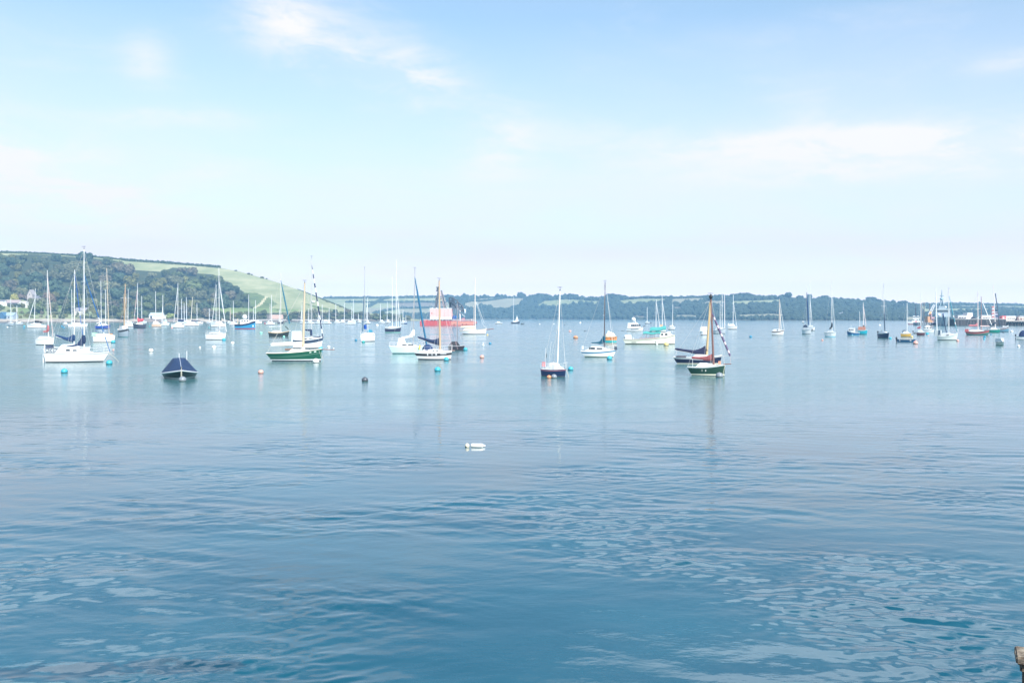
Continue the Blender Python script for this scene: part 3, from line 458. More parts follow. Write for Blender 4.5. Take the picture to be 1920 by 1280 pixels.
b = Boat('motor_cruiser', 'white cabin cruiser with dark window row and radar arch', 'motor cruiser', 1174, 1207, 621.3, -10, None, .34); b.hull((6.5, 6, 9), W, antipx=.8); b.cabin(1176, 1203, 605.5, W, .8, .06, .3, [(1184 + i * 3.4, 1187 + i * 3.4, 608.3, 611.5) for i in range(5)], yb=615.5); b.marks('hull_window', -.2, .25, .55, .8, (.1, .12, .14), 6); b.mast(1187.5, 1187.8, 597, W, r=.16, top=False, yb=605); b.tube('radar_arch', [(1183, .2, 606), (1186, .2, 601), (1190, .2, 601), (1192, .2, 606)], .9, W); q = MB(); q.ball((b.X(1187.8), 0, b.Z(599)), .8, 0, 10, 6); q.obj('radar_dome', M(W), b.o); b.box('tender', 1176, 1178.5, 608, 614, .3, (.15, .15, .17)); b.tube('bow_roller', [(1206, 0, 612), (1209.5, 0, 611)], .7, (.1, .1, .12))
b = Boat('dinghy', 'flat pale dinghy trailing behind the white cabin cruiser', 'dinghy', 1164.5, 1171.5, 620.2, 0); b.hull((1.2, 1.1, 1.5), (.5, .55, .6), deck=(.2, .22, .25))
sloop('far white yacht with small dark tender astern, right of the cabin cruiser', 1209, 1218.5, 607, (3.4, 3.2, 4), (1213.3, 1213.3, 576, W), -15, W, {}, (1211, 1216, 602.2))
b = Boat('rowing_boat', 'dark little tender beside the far white yacht', 'rowing boat', 1218, 1222, 606.3, 10); b.hull((1.3, 1.2, 1.5), (.08, .1, .12))
sloop('white yacht behind the long cream launch, left of two masts', 1222, 1240, 623, (6, 6, 7), (1230, 1230.2, 561, W), -8, W, {}, (1226, 1236, 614), None, (566, 1237.5, 616, W, None, .09), ((586, 3),))
b = sloop('yacht with orange hatch behind the long cream launch, right of two masts', 1231, 1250, 622, (6, 6, 7), (1242, 1241.3, 556, W), -8, W, {}, (1235, 1246, 612), None, (562, 1248.5, 615, W, None, .09), ((570, 6), (592, 6))); b.box('hatch_cover', 1237, 1242.5, 608.5, 613, .4, (.7, .4, .2))
b = sloop('white yacht with dark sprayhood, right of the long launch and its masts', 1252, 1267, 618, (5.5, 5, 6.5), (1260.8, 1261.3, 570, W), -22, W, dict(stripe=(.3, .3, .3), spx=(0, .8)), (1255, 1264, 609.5), None, (585, 1264.3, 611, (.12, .13, .15), None, .07)); b.dome('sprayhood', 1254, 1260, 608.5, 611.5, .5, (.1, .11, .13))
b = Boat('passenger_launch', 'long cream passenger launch with turquoise awnings', 'passenger boat', 1168, 1266, 645.5, -4, None, .2); b.hull((9.5, 10.5, 18), (.70, .70, .60), rs=.05, rb=.004, antipx=1.4, anti=(.04, .05, .04), stripe=(.2, .2, .16), spx=(1.4, 2.6), full=3.2, tw=.6, deck=(.5, .4, .34), rail=(.3, .26, .2))
b.box('engine_box', 1171, 1184, 628, 637.5, .5, W); b.cabin(1237.5, 1262, 623.5, (.72, .72, .64), .74, .02, .35, [(1240, 1244, 625, 628.5), (1247, 1252, 625, 628.5)], part='wheelhouse')
for x0, y0, x1, y1, w in ((1206.5, 626.2, 1239, 625.8, .8), (1219, 621.5, 1248.5, 618.5, .7)):
    q = MB(); R = []
    for i in range(7):
        k = i / 6; x = b.X(lerp(x0, x1, k)); z = b.Z(lerp(y0, y1, k)) + .08 * sin(k * 9); R.append([(x, w * b.B * .5 * cos(a), z + .45 * sin(a) * (1 if w > .75 else 1.6)) for a in [pi * j / 8 for j in range(9)]] + [(x, -w * b.B * .46, z - .06), (x, w * b.B * .46, z - .06)])
    q.rings(R, 0, True, True); q.obj('awning', cloth((.07, .33, .32)), b.o)
for x in (1204, 1212, 1219, 1223, 1228, 1234, 1238):
    for sd in (-.34, .34): b.tube('awning_post', [(x + (2 if x < 1210 else 0), sd, 625.8), (x - (3 if x < 1212 else 1), sd, 635)], .28, (.35, .36, .36))
b.tube('handrail', [(1200, -.42, 634.5), (1236, -.42, 632.5)], .3, (.5, .2, .16)); b.box('engine_vent', 1171.3, 1173, 631, 635, .51, BLACK); b.marks('side_lettering', -.33, -.24, .38, .5, (.25, .26, .22), 8); b.marks('bow_lettering', .3, .37, .72, .78, (.4, .36, .3), 6); b.box('deck_winch', 1187, 1188, 633, 637, .1, ALU); b.marks('side_mark', .12, .14, .25, .5, (.1, .12, .12)); b.tube('mooring_rope', [(1262, -.1, 631), (1251, -.35, 641)], .2, (.6, .45, .4)); b.box('roof_locker', 1251, 1257, 621.5, 624, .3, W)
b = sloop('long navy blue day boat with navy boom cover and blond wooden mast', 1261.5, 1354.5, 683, (13, 12.5, 17), (1325, 1331, 567, (.50, .36, .19)), -4, (.012, .018, .048), dict(rs=.10, rb=.05, antipx=1.2, anti=(.6, .55, .42), boot=(.5, .48, .42), stripe=W, spx=(0, 2.6), tw=.55, full=2.4, deck=(.72, .70, .66)), (1297, 1338, 665), (1265.5, 655, 663.5, (.015, .020, .058), 6.5, 13), None, (), 1, mk=dict(r=.14), ck=dict(sa=.2, sf=.5)); b.box('cockpit_well', 1268, 1287, 667.5, 670.5, .6, (.06, .06, .08)); b.tube('boom_crutch', [(1268, 0, 669), (1268, 0, 657)], .2, ALU); b.tube('running_backstay', [(1330, .1, 580), (1300, .3, 668)], .14, (.6, .6, .6)); b.tube('gaff_peak', [(1327, 0, 640), (1333.5, 0, 570)], .9, (.50, .36, .19))
b = sloop('dark green day boat with brick red boom cover and reddish mast', 1287.5, 1361, 704.5, (16, 16.5, 21.5), (1338.5, 1332.6, 557, (.19, .10, .09)), -8, DGREEN, dict(rs=.14, rb=.015, antipx=1.4, anti=(.1, .1, .09), boot=(.72, .70, .56), bootpx=1.8, stripe=W, spx=(0, 1.8), tw=.5, full=2.5, deck=(.74, .72, .66)), (1305, 1345, 681), (1297, 671.5, 673, (.26, .075, .08), 7, 6), (585, 1369, 667, (.12, .09, .17), (.6, .5, .54), .11, None, (2, 5, 8, 11, 14)), (), 1, mk=dict(r=.10), ck=dict(sa=.2, sf=.5)); b.tube('bowsprit', [(1356, 0, 683), (1371, 0, 682)], .8, WOODR); b.tube('boom_crutch', [(1299, 0, 688), (1298.5, 0, 674)], .4, W)
b.tube('bowsprit_stay', [(1370.5, 0, 682), (1368.5, 0, 666)], .25, (.6, .45, .42)); b.tube('furling_line', [(1368, 0, 667), (1342, 0, 668)], .25, (.6, .5, .46)); b.box('deck_fender', 1347, 1352, 677, 683, .1, (.65, .3, .2)); b.marks('porthole', .0, .03, .5, .68, (.6, .62, .58)); b.marks('topside_fitting', -.09, -.075, .5, .75, (.5, .52, .5)); q = MB(); q.ball((b.m[3], b.m[4], b.m[5]), .16, 0, 8, 6, sz=1.4); q.obj('masthead_light', M(BLACK), b.mo); b.tube('stem_rope', [(1359.5, 0, 685), (1356, -.06, 701)], .5, (.62, .56, .42)); b.rails(.0) if 0 else None
b = Boat('motor_cruiser', 'white motorboat seen from astern left of the blond mast', 'motorboat', 1312, 1331, 628.5, 62, None, .36); b.hull((9, 9, 11)); b.cabin(1314, 1326, 612.5, W, .8, .1, .3, yb=621); q = MB(); q.tube([(-b.L * .2, .2 * b.B, 16 * b.s), (-b.L * .2, .0, 19 * b.s), (-b.L * .2, -.2 * b.B, 16 * b.s)], .08, 0, 5); q.obj('radar_arch', M((.2, .22, .25)), b.o); b.mast(1316, 1316, 604, W, top=False, r=.06)
b = sloop('grey and white ketch with three tall masts right of the reddish mast', 1333, 1363, 625.5, (6, 7, 10.5), (1354, 1353.8, 548, W), -30, (.50, .54, .58), dict(antipx=.6), (1342, 1358, 614), (1334, 622, 620, NAVY, 3), None, ((573, 5), (590, 4))); b.mast(1350, 1350, 564, W, part='mizzen_mast', top=False, r=.1); b.mast(1358.6, 1358.2, 550, (.7, .66, .66), part='foremast', top=False, r=.13); b.tube('davit', [(1335, 0, 621), (1332, 0, 622)], .6, NAVY)
b = sloop('white yacht with slanting white forestay right of the three tall masts', 1364.5, 1383, 617.5, (6.5, 6, 7), (1374.4, 1374.7, 553, W), -10, W, {}, (1367, 1379, 607), None, (563, 1381, 611, W, None, .1), ((585, 3),)); b.box('stern_arch', 1365, 1367, 606, 612, .5, W)
b = sloop('white yacht with brown stripe and tan mast between the masts and the far village', 1446.5, 1471, 628.5, (8.5, 8, 11), (1461, 1461.3, 560, (.62, .48, .38)), -16, W, dict(stripe=(.16, .12, .1), spx=(.8, 3), antipx=.6), (1448.5, 1466, 617), None, (575, 1464.5, 617, (.72, .66, .62), None, .12), ((575, 5),), 1); b.tube('outer_stay', [(1462, 0, 568), (1470.5, 0, 619)], .3, (.7, .7, .7)); b.marks('window_strip', -.05, .1, 1.08, 1.3, BLACK)
b = sloop('white yacht with navy covers and dark blue furled jib, front of two masts', 1503, 1522.5, 626.3, (8, 8, 10), (1512, 1512.2, 536, W), -38, W, dict(antipx=.6), (1505, 1520, 615), (1506.5, 612.5, 610, NAVY, 3.5), (548, 1516, 609, (.02, .06, .16), None, .2), ((577, 8),), 1); b.dome('sprayhood', 1506, 1514, 609, 613.5, .6, NAVY); b.tube('wind_generator', [(1504.5, .25, 615), (1504.5, .25, 604)], .3, W); q = MB(); q.ball((b.X(1504.8), .25 * b.B, b.Z(604)), .4, 0, 8, 5); q.obj('radar_dome', M(W), b.o)
sloop('white yacht with taller mast and double spreaders, behind the navy covered yacht', 1513, 1529, 620, (7, 7, 8), (1518.8, 1518, 527, (.66, .68, .7)), -20, W, {}, (1516, 1525, 610), None, (560, 1522.5, 605, W, None, .1), ((573, 6), (580, 6)))
b = Boat('dinghy', 'black inflatable hanging low beside the navy covered yacht', 'dinghy', 1521.5, 1528.5, 620, 20); b.hull((4, 4, 4.5), (.04, .045, .055), deck=(.1, .1, .12))
b = sloop('white yacht with dark triangular sail cover and pale blue waterline', 1545.5, 1569, 631.5, (8.5, 8, 9.5), (1560, 1558.8, 523, W), -26, W, dict(anti=(.2, .5, .62), antipx=1.2), (1551, 1566, 620.5), (1555, 616, 614, (.03, .035, .05), 4, 9), None, ((571, 5),), 1); b.tube('furled_jib', [(1560.5, 0, 560), (1565.5, 0, 621)], .4, (.55, .58, .6)); b.marks('side_mark', .02, .16, .45, .65, (.45, .48, .52), 3); b.rails(.5)
b = Boat('fishing_boat', 'small blue fishing boat with white cabin, left of a teal one', 'fishing boat', 1587.5, 1612, 628.7, 172, None, .36); b.hull((6.2, 6, 9.5), (.008, .09, .23), stripe=W, spx=(0, 1.6), full=2.6, rb=.05, anti=(.2, .5, .6), antipx=.6); b.cabin(1590, 1603, 615.3, W, .7, .05, .15, [(1592 + 3.3 * i, 1594 + 3.3 * i, 617, 619.6) for i in range(3)], part='wheelhouse'); b.tube('aerial', [(1596, .1, 616), (1596.4, .1, 609)], .2, W); b.tube('gallows', [(1605, -.3, 622), (1605.5, -.3, 616), (1608, .3, 616), (1608.5, .3, 622)], .4, (.12, .12, .14)); q = MB(); q.ball((b.X(1599), 0, b.Z(627.8)), .6, 0, 8, 5); q.obj('fender', M((.3, .6, .7)), b.o)
b = sloop('teal hulled fishing smack with two masts and orange deck clutter', 1608.5, 1627, 626.5, (7, 7, 8.5), (1619.2, 1618.2, 567, (.72, .66, .66)), -8, (.01, .28, .36), dict(stripe=(.5, .7, .72), spx=(0, 1), antipx=.5, full=2.6), None, None, (573, 1623.5, 611, (.66, .55, .55), None, .1), ((588, 4),), 1, name='fishing_boat', cat='fishing boat', group=None); b.mast(1612.3, 1611.4, 584, W, part='mizzen_mast', top=False, r=.08); b.box('deck_crates', 1609, 1623, 612.5, 618.5, .6, (.46, .2, .14)); b.box('net_hauler', 1617.5, 1621, 609.5, 614, .3, (.12, .08, .06)); b.box('net_heap', 1612, 1619, 614.5, 618, .5, (.7, .36, .16))
b = sloop('navy hulled yacht with dark furled jib, seen almost bow on', 1644, 1671, 633.6, (9, 8.5, 10.5), (1658, 1656.3, 529, W), -58, (.016, .03, .09), dict(stripe=W, spx=(0, 1), antipx=.6, tw=.7), (1649, 1664, 622), None, None, ((574.5, 7),), 1); b.tube('furled_jib', [(1657, 0, 566), (1659.5, 0, 622)], .75, (.04, .06, .11)); b.tube('targa_bar', [(1648, .38, 624), (1650, .3, 619.5), (1656, -.2, 619.5)], .5, BLACK); b.box('outboard_motor', 1645, 1647, 621, 627, .12, BLACK); b.rails(.4)
b = sloop('little mustard yellow yacht with white cabin and bare mast', 1688.5, 1709.5, 631, (6.5, 6, 7), (1701, 1700.4, 568, W), -8, (.52, .32, .06), dict(stripe=W, spx=(0, 1), antipx=.6, tw=.8, rb=.1), (1693, 1706, 621)); b.dome('sprayhood', 1692, 1700, 618, 623, .5, (.16, .18, .2))
b = Boat('rowing_boat', 'open blue rowing boat with two white patches on its side', 'rowing boat', 1682, 1717, 641.2, -4, None, .26); b.hull((4.8, 4, 5.2), (.012, .075, .17), rs=.02, rb=.05, deck=(.05, .08, .12), tw=.6, anti=(.01, .03, .07), antipx=.4, rail=(.02, .05, .1)); b.marks('side_patch', -.38, -.30, .5, .85, W); b.marks('side_patch', .2, .3, .5, .85, W); b.outboard(); b.box('rudder_head', 1680.8, 1683, 634, 640, .1, BLACK)
b = Boat('ferry', 'far red and white ferry with twin bridge blocks and dark funnel', 'ferry', 1702, 1730, 608.5, 0, None, .3, L=None); b.hull((5.5, 4.5, 5.5), (.75, .70, .70), anti=(.25, .06, .07), antipx=1.6, stripe=(.6, .2, .22), spx=(3.2, 5), full=3, rb=.06)
for x0, x1, y0, y1, c in ((1709, 1725, 600.5, 605, W), (1711, 1723, 596.5, 600.5, W)): b.box('superstructure', x0, x1, y0, y1, .8, c)
for x0 in (1711.5, 1718.5):
    o = b.box('bridge_block', x0, x0 + 5, 592, 597, .6, W); b.box('window', x0 + .3, x0 + 4.7, 593.8, 595.6, .65, GLASS, o)
    b.box('window', x0 - .3, x0 + 3, 599, 600.3, .86, GLASS)
b.box('funnel', 1715.4, 1717.6, 577, 593, .18, (.05, .06, .09)); b.tube('mast', [(1716.5, 0, 590), (1716.5, 0, 570)], .5, (.1, .12, .16)); b.box('life_ring', 1716, 1719, 601, 604, .82, (.6, .2, .2))
b = sloop('maroon hulled yacht with soft red sail cover, in front of the orange crane', 1718.5, 1735, 628.7, (6.5, 6, 6.5), (1726.8, 1726.2, 548, W), -10, (.10, .035, .045), dict(stripe=W, spx=(0, 1.2), antipx=.5), (1721, 1732, 618.5), (1719.5, 615, 614, (.55, .12, .15), 3.5, 3), None, (), 1)
b = Boat('dinghy', 'dark dinghy with bent outboard beside the maroon yacht', 'dinghy', 1713, 1720.5, 625.5, 0); b.hull((3, 2.6, 3.4), (.4, .43, .44), deck=(.15, .17, .17)); b.outboard()
b = Boat('motor_cruiser', 'white flybridge cruiser below the orange crane', 'motor cruiser', 1731, 1752, 623.2, -6, None, .34); b.hull((5, 5, 6.5), W, anti=(.35, .42, .4), antipx=.8); b.cabin(1731.5, 1748, 612.5, W, .8, .15, .35, [(1733, 1736, 613.8, 615.6), (1738, 1741, 613.8, 615.6), (1743, 1745.5, 614, 615.6)], yb=618); b.dome('flybridge', 1734, 1744, 609.5, 613.5, .6, W)
b = sloop('white motorsailer with dark wheelhouse, two masts and blue jib, before the warship', 1756.5, 1797.5, 637.6, (7.5, 8, 13.5), (1779, 1778.2, 543, (.6, .6, .6)), -14, (.66, .70, .66), dict(rs=.03, rb=.07, antipx=.8, stripe=(.3, .36, .36), spx=(2.2, 3.2), full=2.4), (1764, 1790, 624.5), None, (553, 1794, 621, (.05, .25, .32), W, .1), (), 1, mk=dict(r=.11, yb=626)); b.mast(1757, 1753.6, 538, W, part='mizzen_mast', top=False, r=.13); b.box('wheelhouse', 1753.5, 1765, 619, 630, .6, (.5, .54, .55)); b.box('dark_canopy', 1760, 1764, 619.5, 628, .62, (.03, .07, .12)); b.box('stern_gallows', 1753, 1756, 620, 628, .5, (.12, .14, .18)); b.marks('cabin_window', -.02, .1, 1.02, 1.25, GLASS, 2); b.rails(.7); b.tube('boat_boom', [(1774, 0, 570), (1770, 0, 595)], .01, W) if 0 else None
b.cover(1744, 609, 606.5, NAVY, 3.2, 0, 1755); b.tube('spare_sail', [(1768, .05, 591), (1775.5, .02, 628)], .9, NAVY)
b = sloop('red and green hulled old gaffer with red furled sails near the pier', 1809, 1856, 628.3, (8, 6.5, 10), (1833.8, 1832.8, 547, (.68, .58, .56)), -6, (.06, .16, .13), dict(stripe=(.55, .12, .12), spx=(0, 4), antipx=1, anti=(.04, .12, .12), rs=.07, full=2.6, deck=(.5, .4, .34)), (1817, 1846, 618.5, (.72, .68, .66)), (1816, 610.5, 610.5, (.66, .22, .24), 3.4, 4), None, (), 1, mk=dict(r=.13)); b.mast(1840, 1839.2, 556, (.28, .16, .15), part='mizzen_mast', top=False, r=.12); b.tube('rolled_awning', [(1838, 0, 611.5), (1855, 0, 611.5)], 1.3, (.75, .55, .52)); b.tube('long_sprit', [(1842, .02, 568), (1859, .02, 609)], .7, (.78, .76, .74)); b.tube('bowsprit', [(1846, 0, 620), (1859, 0, 612)], .7, (.2, .18, .2)); b.box('stern_rail', 1809.5, 1816, 617, 622, .8, (.4, .1, .1))
b = sloop('bright green hulled yacht with navy sail cover and tall pale mast', 1852, 1876, 623.5, (6, 6, 7), (1866.5, 1862, 533, (.72, .64, .62)), -6, (.008, .20, .15), dict(stripe=W, spx=(0, 1), antipx=.5), (1857, 1871, 614), (1854, 609.5, 608, (.01, .04, .08), 3.5, 5), None, (), 1, mk=dict(r=.13)); b.tube('dark_spar', [(1865.5, .1, 550), (1874.5, .1, 612)], .9, (.02, .05, .09))
b = Boat('fishing_boat', 'slate blue fishing boat with white bundle on its bow', 'fishing boat', 1868, 1892, 622, -6); b.hull((6.5, 6, 9), (.10, .22, .30), stripe=(.45, .32, .3), spx=(0, 2), antipx=.5, full=2.8, rb=.02); b.tube('deck_sail_bag', [(1880, 0, 612), (1886, 0, 613), (1891, 0, 611)], 1.3, W)
b = Boat('motor_launch', 'small cream cabin boat seen bow on, off the end of the pier', 'motorboat', 1865.5, 1887, 647.5, -62, None, .42); b.hull((6, 5.5, 8), (.74, .74, .62), stripe=(.3, .32, .3), spx=(1, 2.2), antipx=1, anti=(.1, .14, .1), full=2); b.cabin(1868, 1882, 634.5, W, .66, .1, .2, yb=641, part='cuddy'); b.marks('side_mark', -.3, .1, .55, .72, (.2, .22, .22), 1, 1)
b = Boat('motor_cruiser', 'white speedboat under a dark blue canopy at the right edge', 'motorboat', 1905.5, 1932, 636.5, -4); b.hull((6, 5.5, 7), W, anti=(.1, .12, .14), antipx=.8); b.dome('canopy', 1910, 1930, 619, 631, .8, (.02, .04, .12)); b.outboard()
# grey patrol ship, bow on
SD = ground(960, 611)[1]; ss = SD / F
sh = Boat('naval_ship', 'grey naval patrol ship seen bow on beside the pier', 'ship', 1757, 1790.5, 611, -82, None, .20); sh.o.location.y += 6
sh.hull((13, 13, 16.5), (.20, .27, .32), anti=(.08, .1, .12), antipx=1, full=3.0, tw=.8, rb=.05, deck=(.3, .36, .4), stripe=(.36, .44, .48), spx=(0, 1.2))
def sbox(n, l0, l1, hw, y0, y1, c=(.22, .28, .33), par=None, tp=.93, yc=0):
    q = MB(); L = sh.L; q.box(((l0 + l1) / 2 * L, yc * ss, (611 - (y0 + y1) / 2) * sh.s), ((l1 - l0) * L, hw * 2 * ss, abs(y1 - y0) * sh.s), 0, 0, .97, tp); return q.obj(n, M(c, .45), par or sh.o)
s1 = sbox('superstructure', -.25, .15, 14.5, 594.5, 587); s2 = sbox('bridge', -.15, .12, 13.5, 587, 580.5, (.28, .34, .38), None, .9)
for i in range(8): sbox('window', .115, .128, 1.0, 584.5, 582.3, GLASS, s2, 1, -9.5 + i * 2.7)
sbox('bridge_roof', -.16, .125, 14.5, 580.8, 580, (.42, .48, .5)); sbox('upper_deckhouse', -.12, .06, 7, 580, 574, (.25, .31, .35), None, .8)
q = MB(); L = sh.L; z = lambda y: (611 - y) * sh.s
for sx in (-4, 4):
    for sl in (-.08, .02): q.tube([(sl * L, sx * ss, z(575)), (-.03 * L, sx * .25 * ss, z(561))], .25, 0, 5)
for y, w in ((569.3, 11), (566, 3), (554.5, 3.5)): q.tube([(-.03 * L, -w * ss, z(y)), (-.03 * L, w * ss, z(y))], .28, 0, 5)
q.tube([(-.03 * L, 0, z(562)), (-.03 * L, 0, z(543))], .4, 0, 6, .12); q.obj('lattice_mast', M((.2, .28, .33)), sh.o)
q = MB(); q.ball((-.03 * L, 0, z(560.5)), 1.0, 0, 10, 7); q.obj('radar_dome', M((.25, .36, .42)), sh.o)
for sx in (7, -6): q = MB(); q.ball((-.05 * L, sx * ss, z(576)), .75, 0, 10, 7); q.obj('radar_dome', M(W), sh.o)
sbox('gun_mount', .2, .27, 2.2, 592.5, 588.5, (.5, .56, .6)); sbox('bow_screen', .13, .15, 12, 594.6, 588, (.34, .40, .43))
q = MB(); q.ball((.3 * L, -9 * ss, z(591)), 1.0, 0, 8, 6); q.obj('life_raft', M(W), sh.o); q = MB(); q.ball((.05 * L, -14 * ss, z(588.5)), 1.3, 0, 8, 6); q.obj('life_raft', M((.7, .72, .72)), sh.o)
q = MB(); q.tube([(.3 * L, -1.5 * ss, z(588)), (.36 * L, -2.5 * ss, z(610))], .5, 0, 6); q.obj('anchor_chute', M((.05, .08, .18)), sh.o)

# ------------------------------------------------------------------ buoys and floats
GB = 'mooring buoys'
BC = {'cyan': (.045, .34, .44), 'blue': (.02, .20, .34), 'grey': (.20, .23, .26), 'dark': (.07, .08, .10), 'white': (.78, .76, .72), 'pink': (.66, .34, .28), 'orange': (.62, .26, .12), 'yellow': (.62, .48, .18), 'teal': (.02, .30, .30), 'green': (.25, .6, .48)}
def buoy(x, yb, r, c, label, sz=.92):
    p = ground(x, yb); s = p[1] / F; R = r * s
    t = thing('mooring_buoy', (p[0], p[1] + R * .75, 0), 0, label, 'buoy', GB); mb = MB(); mb.ball((0, 0, R * .42), R, 0, 16, 10, sz=sz); mb.obj('float', M(BC[c], .35, 0, .16, 4), t)
    q = MB(); q.tube([(0, R * .12 * cos(a), R * 1.34 + R * .13 * sin(a)) for a in [2 * pi * i / 8 for i in range(9)]], R * .05, 0, 5); q.tube([(0, 0, R * 1.15), (0, 0, R * 1.36)], R * .1, 0, 6); q.obj('eye', M((.2, .2, .2), .5, .5), t)
    if r > 4: q = MB(); q.ball((0, 0, R * .42), R * 1.006, 0, 16, 3, sz=sz, lo=-.62, hi=-.30); q.obj('weed_line', M((.03, .06, .04), .8), t)
for x, y, r, c, lb in ((118.5, 699, 6.2, 'cyan', 'cyan buoy floating free in front of the large white yacht'), (203, 683, 6.0, 'cyan', 'cyan buoy at the bow of the large white yacht'), (211, 643, 4.2, 'cyan', 'cyan buoy at the bow of the cream yacht'), (419, 638.3, 3.6, 'cyan', 'cyan buoy under the bow of the white yacht with very tall mast'),
        (820, 696, 6.2, 'cyan', 'cyan buoy floating free in front of the black banded yacht'), (836.5, 676, 5.0, 'cyan', 'cyan buoy against the hull of the black banded yacht'), (872.5, 657, 4.2, 'cyan', 'cyan buoy at the bow of the dark tented boat'), (919, 645, 2.6, 'blue', 'small blue buoy right of the white bird like float'), (600.5, 656, 4.5, 'cyan', 'blue green buoy at the bow of the yacht behind the green gaffer'),
        (667, 639, 2.6, 'blue', 'blue buoy left of the bow of the blue bundle yacht'), (681, 642.4, 3.0, 'teal', 'teal buoy under the bow of the blue bundle yacht'), (1070, 694, 5.2, 'cyan', 'cyan buoy right of the small navy yacht'), (1143, 674, 5.2, 'cyan', 'cyan buoy against the hull of the dark masted white sloop'), (1408, 632.5, 2.8, 'blue', 'lone blue buoy on open water right of the reddish mast'),
        (1670, 635.2, 2.6, 'cyan', 'cyan buoy at the bow of the navy yacht seen bow on'), (1739.5, 627, 3, 'cyan', 'cyan buoy right of the maroon yacht'), (1847, 632.5, 2.4, 'blue', 'upper blue buoy of a pair below the red and green gaffer'), (1846, 636, 2.0, 'cyan', 'lower cyan buoy of a pair below the red and green gaffer'), (1858.5, 627.5, 1.5, 'blue', 'tiny blue buoy off the bow of the red and green gaffer'),
        (115.5, 612.5, 1.8, 'blue', 'left blue buoy of a close pair by the little motorboat'), (119, 615, 1.8, 'blue', 'right blue buoy of a close pair by the little motorboat'), (45, 612.3, 1.8, 'cyan', 'upper blue buoy by the bow of the slanting forestay yacht'), (44.5, 616, 1.8, 'blue', 'lower blue buoy by the bow of the slanting forestay yacht'), (280, 612.5, 1.4, 'teal', 'tiny teal buoy left of the peach coloured yacht'), (489, 625, 2.8, 'green', 'pale green buoy left of the black hulled yacht'),
        (532, 632, 2.2, 'green', 'pale green float under the bow of the black hulled yacht'), (391.5, 614.5, 1.3, 'teal', 'tiny teal buoy left of the broad white yacht'),
        (591.5, 680, 6.0, 'white', 'big cream white buoy against the green gaffer'), (683.5, 715, 6.2, 'dark', 'dark grey buoy floating free in open water at centre left'), (340.5, 715, 7.0, 'grey', 'grey buoy at the bow of the blue covered launch'), (1039, 709, 5.6, 'grey', 'grey buoy against the hull of the small navy yacht'), (1350, 707.5, 7.0, 'grey', 'grey buoy against the bow of the dark green day boat'),
        (1029.5, 709, 4.4, 'orange', 'salmon orange buoy beside a grey one at the small navy yacht'), (488, 700, 5.2, 'pink', 'faded pink buoy floating free left of centre'), (903.5, 671, 4.2, 'pink', 'faded pink buoy with a dark spot right of the black banded yacht'), (1079.5, 634.5, 4.6, 'orange', 'squat orange buoy in the middle distance'), (1249.5, 648, 4.8, 'yellow', 'yellow buoy against the long cream launch'),
        (1232, 645.6, 1.8, 'white', 'white fender buoy hanging by the long cream launch'), (282, 659, 4.2, 'white', 'white buoy floating left of the blue covered launch'), (400.5, 652.5, 3.8, 'white', 'larger white buoy below the very tall mast yacht'), (374.5, 651.5, 1.8, 'white', 'tiny white buoy below the very tall mast yacht'), (435.5, 644.5, 3.2, 'white', 'white buoy right of the very tall mast yacht'), (616, 651.5, 3, 'white', 'white buoy right of the striped jib'), (625.5, 653.5, 1.2, 'white', 'speck sized white float above the red bowsprit'),
        (707, 611, 2.6, 'white', 'white buoy between the wooded spit and blue bundle yacht'), (13.5, 614, 1.5, 'white', 'white buoy below the leftmost tiny boat'), (212, 656.5, 1.8, 'pink', 'small brownish buoy right of the large white yacht'), (1069, 622, 2.4, 'pink', 'pale peach buoy beyond the squat orange one'), (1097, 621, 1.5, 'dark', 'dark small float left of the dark mast'), (1012, 608.3, 1.2, 'white', 'far white speck buoy right of the dark tender'), (1038.5, 608, 1.2, 'white', 'far white speck buoy left of the leaning white mast'),
        (1059, 609.5, 1.2, 'dark', 'far dark speck buoy right of the leaning white mast'), (1088, 606, 1.8, 'white', 'far round white buoy left of the dark mast'), (882.5, 625, 1.4, 'dark', 'dark float below the barge stern') if 0 else (914, 628.5, 1.8, 'yellow', 'pale yellow float at the bow of the classic white yacht'), (1542.5, 638.5, 2, 'pink', 'faint pink buoy left of the dark triangular cover yacht'), (1650, 610.5, 1.9, 'white', 'far white buoy left of the navy yacht mast'), (1718, 645, 4.6, 'pink', 'pinkish white buoy at the bow of the blue rowing boat'), (1710.5, 632.5, 2.4, 'yellow', 'yellow float at the bow of the mustard yacht'),
        (1796.5, 639.5, 2.6, 'pink', 'pale pink buoy at the bow of the white motorsailer'), (1898, 622.5, 2.6, 'white', 'white buoy right of the slate blue fishing boat'), (1882, 624, 1.4, 'dark', 'dark buoy under the slate blue fishing boat'), (1911, 650, 2.6, 'white', 'white buoy near the right edge below the speedboat'), (322, 615.2, 1.8, 'pink', 'small pink float at the bow of the slanting white forestay yacht'), (1741, 629.5, 1.4, 'pink', 'tiny pink float under the cyan buoy by the maroon yacht')):
    buoy(x, y, r, c, lb, .7 if c in ('orange',) and r == 4.6 else .92)
p = ground(906, 648.5); t = thing('marker_float', p, 0, 'white conical float with upright fin, right of the dark tented boat', 'buoy'); q = MB(); s_ = p[1] / F; q.ball((0, 0, .1), 2.4 * s_, 0, 10, 6, sz=.6); q.obj('float', M(W), t); q = MB(); q.tube([(0, 0, .1), (0, 0, 7 * s_)], 1.3 * s_, 0, 8, .25 * s_); q.obj('fin', M(W), t)
